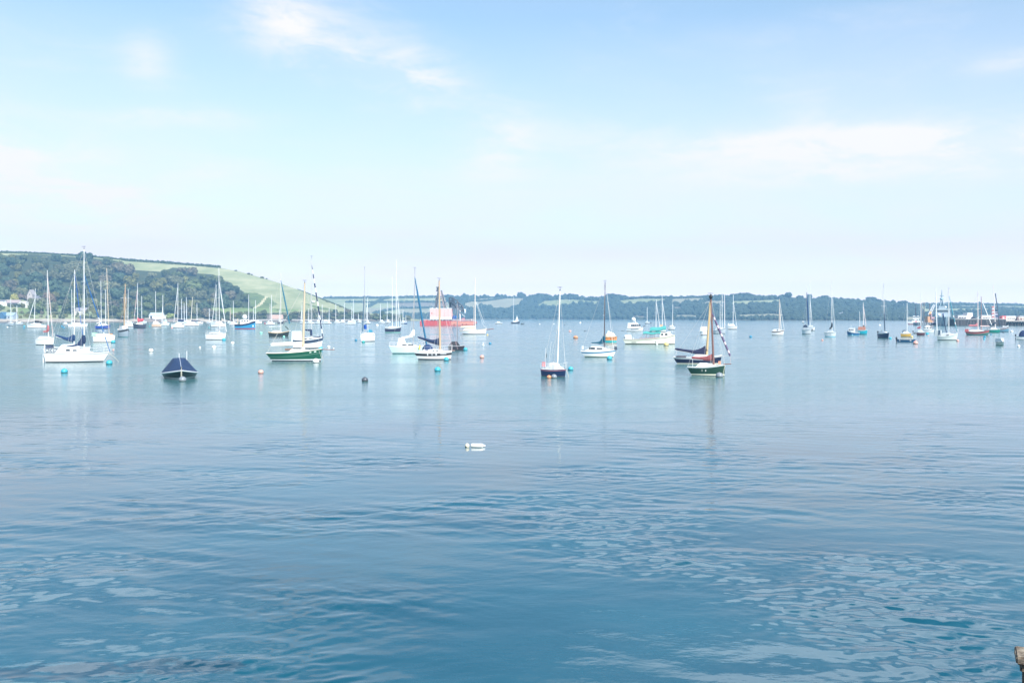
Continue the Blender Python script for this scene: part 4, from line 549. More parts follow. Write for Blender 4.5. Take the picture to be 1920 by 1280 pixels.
# the float in the foreground: a white cylinder float tied to a small round one
p = ground(890, 838.5); s_ = p[1] / F
t = thing('cylinder_float', (p[0] + .1, p[1] + .12, 0), radians(-4), 'white cylindrical float lying flat on calm foreground water', 'float'); q = MB(); R = []
for x, r in ((-12, 2), (-11.5, 3.4), (-10, 4.2), (9, 4.2), (10.5, 3.6), (11, 2.2), (14, 2.0), (14.4, 1.2)): R.append([(x * s_, r * s_ * cos(a), 2.6 * s_ + r * s_ * sin(a)) for a in [2 * pi * i / 14 for i in range(14)]])
q.rings(R); q.obj('shell', M((.80, .78, .72), .4, 0, .1, 9), t); q = MB(); q.tube([(-10 * s_, -4.25 * s_, 2.1 * s_), (9 * s_, -4.25 * s_, 2.1 * s_)], .35 * s_, 0, 5); q.obj('seam', M((.25, .22, .16)), t); q = MB(); q.tube([(14 * s_, 0, 2.8 * s_), (15.6 * s_, .01, 2.4 * s_)], .8 * s_, 0, 6); q.obj('nozzle', M(W), t)
t = thing('mooring_buoy', (p[0] - 14.2 * s_ + .0, p[1] + .10, 0), 0, 'little cream ball float tied to the cylindrical float in the foreground', 'float', None); q = MB(); q.ball((0, 0, 2.6 * s_), 4.6 * s_, 0, 14, 9, sx=.9); q.obj('float', M((.76, .68, .5), .5, 0, .2, 12), t); q = MB(); q.ball((-2.2 * s_, -3.2 * s_, 1.1 * s_), 1.7 * s_, 0, 8, 6, sz=.7); q.obj('weed_tuft', M((.03, .035, .015), .9), t); q = MB(); q.tube([(3 * s_, -.02, 4 * s_), (4.3 * s_, -.02, 3.4 * s_)], .5 * s_, 0, 5); q.obj('tie_rope', M((.4, .33, .2), .9), t)
# ================================================================== foliage
def foliage_mat(name):
    m = bpy.data.materials.new(name); N, Lk, P = nodes(m); P.inputs['Roughness'].default_value = .75; P.inputs['Specular IOR Level'].default_value = .2
    oi = N.new('ShaderNodeObjectInfo'); tc = N.new('ShaderNodeTexCoord'); no = N.new('ShaderNodeTexNoise'); no.inputs['Scale'].default_value = 3.2; no.inputs['Detail'].default_value = 6
    Lk.new(tc.outputs['Object'], no.inputs['Vector']); mr = N.new('ShaderNodeMapRange'); mr.inputs[1].default_value = .3; mr.inputs[2].default_value = .7; mr.inputs[3].default_value = .7; mr.inputs[4].default_value = 1.3
    Lk.new(no.outputs['Fac'], mr.inputs[0]); vm = N.new('ShaderNodeVectorMath'); vm.operation = 'SCALE'; Lk.new(oi.outputs['Color'], vm.inputs[0]); Lk.new(mr.outputs[0], vm.inputs['Scale']); Lk.new(vm.outputs[0], P.inputs['Base Color'])
    return m
FOL = foliage_mat('leaves'); BARK = wood((.10, .08, .06))
def ico(sub=1):
    import bmesh
    bm = bmesh.new(); bmesh.ops.create_icosphere(bm, subdivisions=sub, radius=1.0)
    V = np.array([v.co[:] for v in bm.verts]); Fc = np.array([[l.vert.index for l in f.loops] for f in bm.faces]); bm.free(); return V, Fc
I1 = ico(1); I2 = ico(2)
def crown(seed, nl=11, nq=1600, wide=1.0, high=.85, q=.10):
    r = np.random.default_rng(seed); C = []; Rr = []
    for i in range(nl):
        a = r.uniform(0, 2 * pi); h = r.uniform(-.75, .8); rad = sqrt(max(0, 1 - h * h)) * r.uniform(.35, .66)
        C.append((cos(a) * rad * wide, sin(a) * rad * wide, h * .62 * high)); Rr.append(r.uniform(.30, .46))
    C = np.array(C); Rr = np.array(Rr); V = []; T = []; o = 0
    for c, rr in zip(C, Rr):
        v = I2[0] * rr * .93 * (1 + r.normal(0, .07, (len(I2[0]), 1))) + c; V.append(v); T.append(I2[1] + o); o += len(v)
    V = np.vstack(V); T = np.vstack(T)
    k = r.integers(0, nl, nq); d = r.normal(size=(nq, 3)); d[:, 2] += .25; d /= np.linalg.norm(d, axis=1)[:, None]
    p = C[k] + d * (Rr[k] * r.uniform(.88, 1.28, nq))[:, None]
    n = d + r.normal(0, .45, (nq, 3)); n /= np.linalg.norm(n, axis=1)[:, None]; u = np.cross(n, r.normal(size=(nq, 3))); u /= np.linalg.norm(u, axis=1)[:, None]; w = np.cross(n, u)
    s = r.uniform(.6, 1.4, nq)[:, None] * q
    Q = np.stack([p - u * s - w * s * .7, p + u * s - w * s * .6, p + u * s * .8 + w * s * .8, p - u * s * .7 + w * s * .7], 1).reshape(-1, 3)
    F3 = np.vstack([T, np.stack([np.arange(nq) * 4, np.arange(nq) * 4 + 1, np.arange(nq) * 4 + 2], 1) + o, np.stack([np.arange(nq) * 4, np.arange(nq) * 4 + 2, np.arange(nq) * 4 + 3], 1) + o])
    return npmesh('crown', np.vstack([V, Q]), F3, [FOL])
CROWN = [crown(i) for i in range(9)] + [crown(20 + i, 8, 800, 1.15, .6) for i in range(3)]
SHRUB = [crown(40 + i, 6, 420, 1.0, .9, .12) for i in range(4)]
def trunk_mesh():
    mb = MB(); mb.tube([(0, 0, -1.2), (.03, .02, -.6), (0, 0, 0)], .09, 0, 7, .05); mb.tube([(0, 0, -.55), (.3, .1, .1)], .045, 0, 5, .02); mb.tube([(0, 0, -.5), (-.25, .2, .15)], .045, 0, 5, .02)
    me = bpy.data.meshes.new('trunk'); me.from_pydata(mb.v, [], mb.f); me.materials.append(BARK); return me
TRUNK = trunk_mesh()
def tree(name, p, R, h, col, label, cat='tree', group=None, meshes=None, k=0, rz=0.0, clear=.25):
    """crown of radius R, height h, standing at p"""
    t = thing(name, p, rz, label, cat, group); c = link('crown', (meshes or CROWN)[k % len(meshes or CROWN)], t); hz = h * (1 - clear) / 1.5
    c.scale = (R, R, hz); c.location = (0, 0, h - hz * .88); c.color = (*col, 1)
    tr = link('trunk', TRUNK, t); tr.scale = (R * .6, R * .6, c.location[2] / 1.15); tr.location = (0, 0, c.location[2]); return t
# ================================================================== land
def land_mat(name, c1, c2, scale=.05, c3=None, rough=.9, stretch=(1, 1, 1)):
    m = bpy.data.materials.new(name); N, Lk, P = nodes(m); P.inputs['Roughness'].default_value = rough; P.inputs['Specular IOR Level'].default_value = .15
    tc = N.new('ShaderNodeTexCoord'); mp = N.new('ShaderNodeMapping'); mp.inputs['Scale'].default_value = stretch; Lk.new(tc.outputs['Object'], mp.inputs[0])
    no = N.new('ShaderNodeTexNoise'); no.inputs['Scale'].default_value = scale; no.inputs['Detail'].default_value = 9; no.inputs['Roughness'].default_value = .65; Lk.new(mp.outputs[0], no.inputs['Vector'])
    cr = N.new('ShaderNodeValToRGB'); cr.color_ramp.elements[0].position = .34; cr.color_ramp.elements[1].position = .66; cr.color_ramp.elements[0].color = (*c1, 1); cr.color_ramp.elements[1].color = (*c2, 1)
    if c3: e = cr.color_ramp.elements.new(.5); e.color = (*c3, 1)
    Lk.new(no.outputs['Fac'], cr.inputs[0]); Lk.new(cr.outputs[0], P.inputs['Base Color'])
    bp = N.new('ShaderNodeBump'); bp.inputs['Distance'].default_value = .6; bp.inputs['Strength'].default_value = .5; n2 = N.new('ShaderNodeTexNoise'); n2.inputs['Scale'].default_value = scale * 12; n2.inputs['Detail'].default_value = 4; Lk.new(tc.outputs['Object'], n2.inputs['Vector']); Lk.new(n2.outputs['Fac'], bp.inputs['Height']); Lk.new(bp.outputs[0], P.inputs['Normal'])
    return m
GRASS = land_mat('pasture', (.19, .215, .105), (.34, .335, .20), .035, (.26, .275, .15), stretch=(1, .4, 2.5)); LAWN = land_mat('lawn', (.12, .17, .06), (.20, .25, .10), .06); DUFF = land_mat('woodland_floor', (.035, .045, .02), (.06, .07, .03)); BEACH = land_mat('shingle', (.20, .175, .15), (.50, .44, .36), .12); ROCK = land_mat('shore_rock', (.07, .065, .06), (.22, .19, .165), .10); SCRUB = land_mat('bracken', (.075, .11, .045), (.15, .19, .07), .08); STRAW = land_mat('stubble', (.21, .20, .14), (.29, .27, .18), .02); PLOUGH = land_mat('ploughed_earth', (.17, .145, .115), (.23, .20, .155), .02); PATHM = land_mat('track_earth', (.36, .33, .2), (.48, .43, .28), .05)
LAND = [GRASS, LAWN, DUFF, BEACH, ROCK, SCRUB, STRAW, PLOUGH, PATHM]
def hill(name, xs, ysh, yrd, dep, zones, rows=70, pw=1.1, rough=0.0):
    ns, nr = len(xs), rows; V = []; tops = []
    for x in xs:
        y0 = pl(ysh, x); y1 = pl(yrd, x); d0 = ground(x, y0)[1]; dd = pl(dep, x); col = [at(x, y0, d0 - 60)[:2] + (-2.5,)]
        for j in range(nr):
            v = j / (nr - 1); y = lerp(y0, y1, v); p = at(x, y, d0 + dd * v ** pw); col.append(p)
        e = col[-1]; s = e[0] / e[1]
        for k, dz in ((50, .5), (120, -4), (220, -12)): col.append((s * (e[1] + k), e[1] + k, max(1, e[2] + dz)))
        V += col; tops.append(col)
    m = nr + 4; Fq = []; mi = []
    for i in range(ns - 1):
        xm = (xs[i] + xs[i + 1]) / 2
        for j in range(m - 1):
            Fq.append((i * m + j, (i + 1) * m + j, (i + 1) * m + j + 1, i * m + j + 1))
            v = min(1, max(0, (j - .5) / (nr - 1))); y = lerp(pl(ysh, xm), pl(yrd, xm), v); k = 0
            for z, P in zones:
                if (P(xm, y, v) if callable(P) else inpoly(xm, y, P)): k = z
            mi.append(k)
    o = link(name, npmesh(name, V, Fq, LAND, mi, True)); tag(o, kind='structure')
    def P(x, y):
        y0 = pl(ysh, x); y1 = pl(yrd, x); v = min(1, max(0, (y0 - y) / (y0 - y1))); d0 = ground(x, y0)[1]
        return at(x, y, d0 + pl(dep, x) * v ** pw)
    return o, P
# near headland on the left
LSH = [(-700, 605), (0, 605), (250, 604), (460, 603.2), (600, 602.7), (700, 602.3), (790, 601.6)]
LRD = [(-700, 474), (-200, 470), (0, 471.5), (60, 473), (160, 479.5), (240, 488), (300, 492.5), (360, 497), (410, 501.5), (450, 509), (520, 529), (560, 543), (600, 559.5), (640, 575), (662, 585.5), (676, 588.5), (705, 588), (730, 592), (772, 598.5), (790, 600.5)]
LDP = [(-700, 420), (0, 420), (300, 400), (450, 340), (600, 220), (665, 90), (790, 25)]
WOOD_L = [(-700, 482), (0, 479), (60, 477), (120, 481), (200, 486), (230, 492), (248, 506), (300, 509), (325, 502), (348, 501), (372, 512), (405, 516), (430, 531), (455, 546), (466, 560), (470, 575), (390, 581), (392, 599), (170, 599), (170, 592), (62, 588), (60, 562), (-700, 562)]
BANK_L = [(392, 588), (440, 588), (500, 587), (560, 585), (640, 586), (664, 588), (676, 590), (705, 590), (730, 593), (770, 600), (392, 600.5)]
SCR_L = [(455, 548), (480, 549), (505, 558), (520, 570), (500, 580), (475, 578), (458, 575)]
TRK = [(497, 556), (502, 556), (490, 572), (478, 578), (474, 577), (486, 570)]
xsL = list(np.arange(-700, -20, 20)) + list(np.arange(-20, 791, 3))
hillL, PL = hill('headland_hill', xsL, LSH, LRD, LDP, [(5, SCR_L), (5, [(560, 566), (600, 575), (640, 583), (600, 580)]), (8, TRK), (2, WOOD_L), (2, BANK_L), (1, [(34, 577), (130, 577), (160, 590), (34, 590)]), (1, [(395, 577), (470, 577), (560, 580), (560, 584), (395, 586)]), (3, lambda x, y, v: x < 470 and y > 597.5 + .8 * sin(x * .13) and v < .09), (4, lambda x, y, v: (x >= 470 and y > 598.4 and v < .3) or (y > 602.6 + .5 * sin(x * .31)) or (inpoly(x, y, [(500, 590), (532, 590), (532, 600), (500, 600)])))], 74)
# far shore
FSH = [(470, 598.6), (1000, 598.5), (1250, 599.5), (1420, 600.9), (1700, 601.4), (2300, 601.2)]
FRD = [(470, 560), (610, 558.5), (650, 559), (700, 558), (800, 556.5), (860, 555.5), (960, 555.5), (1010, 555), (1070, 556), (1130, 558.5), (1200, 558.5), (1330, 557), (1420, 556), (1500, 558), (1560, 560), (1640, 564.5), (1690, 568), (1740, 572), (1790, 569.5), (1920, 571.5), (2300, 574)]
FDP = [(470, 330), (1250, 330), (1420, 600), (1700, 700), (1760, 950), (2300, 950)]
FLD = [(6, [(905, 559), (985, 559), (980, 566), (968, 574), (955, 579), (925, 576), (905, 572), (880, 578), (868, 570)]), (0, [(1003, 573.5), (1022, 564), (1066, 561), (1127, 565), (1118, 571), (1092, 567.5), (1071, 569.5), (1056, 573.5)]), (0, [(1159, 563), (1207, 559.5), (1251, 560), (1243, 565), (1215, 567.5), (1160, 570)]), (6, [(1260, 560), (1322, 558.5), (1320, 563), (1293, 566), (1274, 569), (1256, 568)]), (7, [(1262, 575.5), (1281, 575.2), (1274, 580), (1262, 579.5)]), (6, [(1314, 568.5), (1332, 563.5), (1365, 565), (1353, 569.5), (1322, 571)]), (0, [(1370, 565), (1450, 562), (1500, 562.5), (1440, 567.5), (1372, 571)]), (6, [(1263, 589.5), (1300, 590.5), (1322, 594), (1270, 594.5)]), (6, [(1380, 590.5), (1450, 588), (1482, 590.5), (1437, 594), (1380, 594.5)]), (7, [(1065, 592), (1092, 592.2), (1090, 593.6), (1065, 593.4)]), (7, [(1188, 591.6), (1214, 593), (1212, 594.6), (1188, 594)]),
       (0, [(470, 560), (610, 560), (700, 560), (835, 558), (838, 566), (850, 574), (840, 587), (720, 590), (660, 592), (470, 592)]), (7, [(730, 568), (790, 567), (840, 569), (836, 576), (745, 577)]), (6, [(690, 577), (740, 577), (720, 586), (680, 588)]), (6, [(750, 580), (800, 579), (810, 585), (745, 587)]), (6, [(1675, 569.5), (1700, 569), (1702, 571), (1678, 572)]), (0, [(1725, 574), (2300, 574), (2300, 582), (1850, 580), (1730, 584)]), (6, [(1700, 594), (1730, 594), (1730, 599), (1696, 599)]), (6, [(1800, 573), (1900, 573.5), (1890, 577), (1815, 576.5)])]
WOODF = lambda x, y, v: True
xsF = list(np.arange(470, 600, 10)) + list(np.arange(600, 1925, 4)) + list(np.arange(1930, 2300, 15))
hillF, PF = hill('far_hill', xsF, FSH, FRD, FDP, [(2, WOODF)] + FLD + [(4, lambda x, y, v: v < .02)], 60, 1.0)
rnd = random.Random(3)
# near wood: each tree its own object
KINDS = [('dark green', (.060, .074, .032), 5), ('mid green', (.080, .098, .038), 5), ('grey green', (.104, .108, .058), 6), ('brown tinged', (.105, .092, .062), 3), ('olive', (.112, .110, .038), 3), ('blue green', (.052, .078, .046), 2)]
LM = [(0, 'the white bungalow end'), (35, 'the bungalow verandah'), (62, 'the pointed stone gable'), (92, 'the red covered yacht'), (118, 'the little motorboat'), (150, 'the large white yacht mast'), (178, 'the royal blue ketch'), (203, 'the brown topped mast'), (232, 'the grey gaff cutter'), (258, 'the dark red covered yacht'), (290, 'the white boathouse'), (333, 'the slanting forestay yacht'), (361, 'the leaning cream mast'), (385, 'the low distant yacht'), (411, 'the very tall white mast'), (438, 'the dark boomed yacht'), (460, 'the light blue fishing boat'), (490, 'the hillside track'), (518, 'the salmon pink wall'), (545, 'the black hulled yacht bow'), (570, 'the yellow gaffer mast'), (597, 'the striped jib'), (630, 'the black covered far yacht'), (660, 'the largest far yacht'), (685, 'the blue bundle yacht'), (713, 'the dark bundled far yacht'), (745, 'the navy ketch')]
pend = []
def plant(x, yb, rpx, hpx, kind, nm, place, P=PL, meshes=None, clear=.2, group=None, cat='tree', size=''):
    pend.append((x, yb, rpx, hpx, kind, nm, place, P, meshes, clear, group, cat, size))
grid = []
def free(x, y, dx, dy):
    for a, b in grid:
        if ((a - x) / dx) ** 2 + ((b - y) / dy) ** 2 < 1: return False
    grid.append((x, y)); return True
for i in range(4000):
    x = rnd.uniform(-60, 472); y = rnd.uniform(488, 600)
    if not inpoly(x, y, WOOD_L): continue
    top = pl([(p[0], p[1]) for p in WOOD_L[:16]], x)
    if y < top + 9: continue
    if (266 < x < 318 and y > 586) or (134 < x < 170 and y > 580): continue
    if not free(x, y, 18, 9.5): continue
    tier = (y - top) / (600 - top); place = 'at the top of the wood' if tier < .2 else 'high in the wood' if tier < .42 else 'halfway up the wood' if tier < .64 else 'low in the wood' if tier < .85 else 'at the foot of the wood'
    rp = rnd.choice((1, 1, 1.2)) * rnd.uniform(8.5, 15) * (.8 if tier < .2 else 1); plant(x, y, rp, rp * rnd.uniform(1.3, 1.7), rnd.choices(range(6), [k[2] for k in KINDS])[0], 'woodland_tree', place, group='trees of the wooded headland', clear=.08)
grid.clear()
for i in range(2500):
    x = rnd.uniform(395, 768); y = rnd.uniform(588, 600.5)
    if not inpoly(x, y, BANK_L) or inpoly(x, y, [(500, 586), (534, 586), (534, 601), (500, 601)]): continue
    if not free(x, y, 8.5, 5): continue
    rp = rnd.uniform(4.2, 7.2); plant(x, y, rp, rp * rnd.uniform(1.2, 1.6), rnd.choices(range(6), [3, 3, 4, 3, 2, 2])[0], 'shore_tree', 'on shore bank' if y > 594.5 else 'atop shore bank', group='trees of the low shore bank', clear=.05)
grid.clear()
for i in range(900):
    x = rnd.uniform(-20, 268); y = rnd.uniform(573, 597.5)
    if 34 < x < 150 and 577 < y < 587.5 + (x < 60) * 0: continue
    if x < 27 and y > 586: continue
    if inpoly(x, y, [(0, 560), (72, 560), (72, 575), (0, 575)]) or (x > 175 and y < 588): continue
    if (138 < x < 170 and y < 594): continue
    if not free(x, y, 9, 5): continue
    rp = rnd.uniform(3.8, 7.0); plant(x, y, rp, rp * rnd.uniform(1.05, 1.5), rnd.choices(range(6), [3, 4, 4, 1, 4, 2])[0], 'garden_shrub', 'behind the beach' if y > 590 else 'in the waterside gardens', meshes=SHRUB, group='shrubs of the waterside gardens', cat='shrub', clear=0)
for x, y, rp, h in ((442, 508, 3, 2.4), (466, 514, 4, 2.6), (472, 515.5, 3.5, 2.3), (492, 521, 5, 3), (500, 523, 3, 2), (610, 584.5, 2, 1.8), (621, 585, 2.4, 1.6), (637, 584.8, 2.2, 1.8), (659, 586, 2, 2), (508, 578, 2.2, 2), (520, 581, 2.2, 2.4), (613, 566, 3, 2.2), (640, 576, 4, 3), (655, 583, 5, 3), (668, 588.5, 6, 4), (648, 580, 3, 2.4)):
    plant(x, y, rp, h, 1 if x % 2 else 2, 'hillside_bush', 'on the open green hillside', meshes=SHRUB, cat='bush', clear=0)
from collections import defaultdict
cells = defaultdict(list)
for t in pend:
    lm = min(LM, key=lambda q: abs(q[0] - t[0]))[1]; cells[(KINDS[t[4]][0], t[5], t[6], lm)].append(t)
ORD = ['', 'second from left', 'third from left', 'fourth from left', 'fifth from left', 'sixth from left']
NOUN = {'woodland_tree': 'tree', 'shore_tree': 'small tree', 'garden_shrub': 'shrub', 'hillside_bush': 'bush'}
ci = 0
for (kn, nm, place, lm), L in sorted(cells.items(), key=lambda q: str(q[0])):
    L.sort(key=lambda t: t[0])
    for i, (x, yb, rpx, hpx, kind, _, _, P, meshes, clear, group, cat, size) in enumerate(L):
        lab = f'{kn} {NOUN[nm]} {place} above {lm}' + ('' if len(L) == 1 else ', leftmost' if i == 0 else ', rightmost' if i == len(L) - 1 else ', ' + ORD[min(i, 5)])
        p = P(x, yb); s = p[1] / F; c = np.array(KINDS[kind][1]) * rnd.uniform(.95, 1.5); ci += 1
        tree(nm, (p[0], p[1], p[2] - .3), rpx * s, hpx * s, tuple(c), lab, cat, group, meshes, ci, rnd.uniform(0, 6.28), clear)
for x, yb, rp, h, col, lab in ((24, 566, 7.5, 16, (.32, .30, .09), 'yellow leaved tree behind the white bungalow roof'), (150, 577, 7, 15, (.36, .36, .06), 'yellow green tree between the two tall left masts'), (166, 580, 8, 16, (.33, .36, .08), 'yellow green tree right of the large white yacht mast'), (168, 597, 10, 14, (.22, .25, .13), 'pale sage rounded tree behind the beach by the large white yacht mast'), (148, 597, 6, 9, (.3, .3, .2), 'pale flowering bush beside the pale cottage behind the masts'), (318, 598, 8, 11, (.27, .31, .1), 'bright lime bush right of the white boathouse'), (312, 596, 5, 7, (.36, .33, .15), 'pale yellowish bush touching the boathouse right wall'), (270, 594, 7, 12, (.12, .15, .07), 'dull green bush left of the boathouse'), (115, 575, 11, 19, (.055, .085, .05), 'big rounded dark tree on the lawn edge right of the red covered yacht mast'), (88, 570, 13, 26, (.14, .1, .065), 'big russet tree right of the pointed stone gable'), (38, 562, 7, 13, (.16, .12, .10), 'mauve brown bare looking tree left of the stone gable'), (46, 564, 6, 12, (.15, .12, .1), 'mauve brown smaller tree close to the stone gable'), (6, 562, 12, 26, (.10, .13, .075), 'grey green tall tree above the white bungalow end at the left edge')):
    p = PL(x, yb); s = p[1] / F; tree('garden_tree', (p[0], p[1] + 3, p[2] - .2), rp * s, h * s, col, lab, 'tree', None, CROWN, ci, x, .05); ci += 1
# hedges on the headland
def hedge(pts, P, w, h, label, col, seed=1):
    r = np.random.default_rng(seed); V = []; T = []; o = 0
    for (x0, y0), (x1, y1) in zip(pts, pts[1:]):
        a, b = np.array(P(x0, y0)), np.array(P(x1, y1)); n = max(2, int(np.linalg.norm(b - a) / (w * .8)))
        for i in range(n):
            c = a + (b - a) * (i + r.uniform(-.3, .3)) / n; v = I1[0] * np.array([w, w, h]) * r.uniform(.8, 1.25) * (1 + r.normal(0, .16, (len(I1[0]), 1))) + c + (0, 0, h * .4); V.append(v); T.append(I1[1] + o); o += len(v)
    V = np.vstack(V); org = V.mean(0); ob = link('hedge', npmesh('hedge', V - org, np.vstack(T), [FOL])); ob.location = org; ob.color = (*col, 1); tag(ob, label, 'hedge'); return ob
hedge([(232, 488.5), (300, 493), (360, 497.6), (412, 502)], PL, 3.2, 2.4, 'long dark hedge along the crest of the pale field, left hill', (.04, .055, .03), 2)
hedge([(-60, 477), (0, 474), (60, 475.5), (160, 481), (235, 488)], PL, 3.0, 2.0, 'dark hedge on the skyline above the wood at the left edge', (.045, .06, .03), 3)
hedge([(66, 576), (95, 577.5), (130, 578)], PL, 1.6, 1.9, 'clipped green hedge along the top of the waterside lawn', (.09, .13, .035), 4)
hedge([(395, 576.5), (440, 576), (475, 577.5)], PL, 1.6, 1.5, 'hedge between the wood and the bright field, below the tall white mast', (.05, .07, .035), 5)
hedge([(558, 542.5), (600, 559), (640, 574.5), (661, 585)], PL, .9, .7, 'thin dark hedge running down the right crest of the green hill', (.07, .09, .05), 6)
for pts, lb in (([(650, 567), (700, 567.5), (745, 567)], 'hedge across the far fields left of the striking blue furled jib'), ([(690, 576), (703, 569), (716, 562), (730, 559)], 'slanting hedge up the far field behind the blue bundle yacht mast'), ([(745, 567.5), (790, 566.5), (838, 568)], 'hedge across the far fields behind the pale aqua yacht mast'), ([(700, 588), (735, 581), (760, 577)], 'low slanting hedge behind the navy ketch masts'), ([(745, 578.5), (800, 578), (838, 579)], 'low far hedge behind the gantry of the barge'), ([(610, 559.5), (700, 559), (800, 557.5), (850, 556.5)], 'skyline hedge over the far fields left of the barge gantry'), ([(875, 564), (900, 565.5), (930, 562), (945, 559)], 'curving far hedge behind the classic white yacht mast'), ([(1262, 559.5), (1330, 558), (1372, 558)], 'thin skyline hedge left of the reddish mast'), ([(1160, 561.5), (1207, 558.8), (1252, 559.2)], 'thin skyline hedge above the far pale field by the cabin cruiser'), ([(1730, 573), (1800, 571), (1920, 572.8)], 'skyline hedge over the distant hill behind the pier'), ([(1740, 579), (1830, 578), (1920, 580)], 'lower hedge on the distant hill behind the pier')):
    hedge(pts, PF, 5.5, 3.6, lb, (.04, .055, .035), len(lb))
# far woods: one mass each
def farwood(name, x0, x1, n, col, label, sel, rp=(3.0, 5.6), seed=5):
    r = np.random.default_rng(seed); V = []; T = []; o = 0
    for i in range(n * 6):
        x = r.uniform(x0, x1); y = r.uniform(pl(FRD, x) + 2.6, pl(FSH, x) - .6)
        if not sel(x, y): continue
        if any(inpoly(x, y - q, P) for _, P in FLD for q in (0, 2.5)): continue
        p = np.array(PF(x, y)); s = p[1] / F; R = r.uniform(*rp) * s; hh = R * r.uniform(.8, 1.15)
        v = I1[0] * np.array([R, R, hh]) * (1 + r.normal(0, .13, (len(I1[0]), 1))) + p + (0, 0, hh * .45); V.append(v); T.append(I1[1] + o); o += len(v); n -= 1
        if n <= 0: break
    V = np.vstack(V); org = V.mean(0); ob = link(name, npmesh(name, V - org, np.vstack(T), [FOL])); ob.location = org; ob.color = (*col, 1); return tag(ob, label, 'wood', None, 'stuff')
WC = (.034, .050, .032)
farwood('far_wood', 1000, 1290, 1200, WC, 'far hazy wood behind the dark masted sloop', lambda x, y: True, seed=5)
farwood('far_wood', 835, 1000, 560, WC, 'far hazy wood behind the classic white yacht', lambda x, y: True, seed=6)
farwood('far_wood', 1290, 1480, 900, WC, 'far hazy wood behind the day boats with blond and reddish masts', lambda x, y: True, seed=7)
farwood('far_wood', 1480, 1730, 1300, WC, 'far hazy wood around the village on the right', lambda x, y: not inpoly(x, y, [(1562, 587), (1592, 585), (1596, 596), (1560, 598)]) or (x + y) % 3 < 1, seed=8)
farwood('far_wood', 600, 850, 330, WC, 'far low wood along the shore under the far fields', lambda x, y: y > 588.5, seed=9)
farwood('far_wood', 1730, 1990, 420, WC, 'distant scattered wood behind the pier', lambda x, y: y > 583 or (x * 7 + y * 13) % 11 < 2.4, seed=10)
for i, (x, y, r_, h) in enumerate(((976, 557, 5, 7.5), (982, 557, 4, 5.5), (1012, 556.5, 7, 5.5), (1022, 556.5, 6, 4.6), (1070, 557, 6, 5.5), (1080, 557.5, 6, 4.5), (1144, 560, 9, 7.5), (1158, 560, 8, 6.6), (1172, 560.3, 6, 5.5), (1186, 560.5, 5, 4.2), (1377, 558.5, 8, 7), (1389, 558, 9, 7.6), (1401, 557.8, 8, 7.2), (1411, 557.8, 6, 5), (1469, 557.5, 4, 4.6), (1478, 558, 6, 7.8), (1500, 560, 5, 5), (1518, 560, 5, 6.5), (1545, 561, 8, 5.5), (1632, 566, 9, 7.5), (1648, 567, 6, 5), (1686, 571, 4, 7), (1696, 571.5, 5, 7.5), (838, 557, 4, 4.5), (1352, 559.5, 8, 6), (1330, 559.5, 6, 4))):
    p = PF(x, y); s = p[1] / F * 1.3; lms = [(838, 'the barge gantry'), (979, 'the far dark yacht'), (1017, 'the far white specks'), (1075, 'the free cyan buoy'), (1150, 'the dark masted sloop forestay'), (1180, 'the cabin cruiser'), (1341, 'the reddish mast'), (1395, 'the lone blue buoy'), (1473, 'the tan masted yacht'), (1509, 'the navy covered yacht mast'), (1545, 'the dark triangular cover mast'), (1640, 'the navy bow on yacht mast'), (1691, 'the mustard yacht mast')]
    lm = min(lms, key=lambda q: abs(q[0] - x))[1]; mates = [q for q in (976, 982, 1012, 1022, 1070, 1080, 1144, 1158, 1172, 1186, 1377, 1389, 1401, 1411, 1469, 1478, 1500, 1518, 1545, 1632, 1648, 1686, 1696, 838, 1352, 1330) if min(lms, key=lambda z: abs(z[0] - q))[1] == lm]; mates.sort(); k = mates.index(x)
    tree('skyline_tree', p, r_ * s, h * s, (.045, .065, .036), f'skyline tree on the far hill above {lm}' + ('' if len(mates) == 1 else ', left one' if k == 0 else ', right one' if k == len(mates) - 1 else ', second from left' if k == 1 else ', third from left'), 'tree', 'trees on the far skyline', CROWN, i, i, .05)
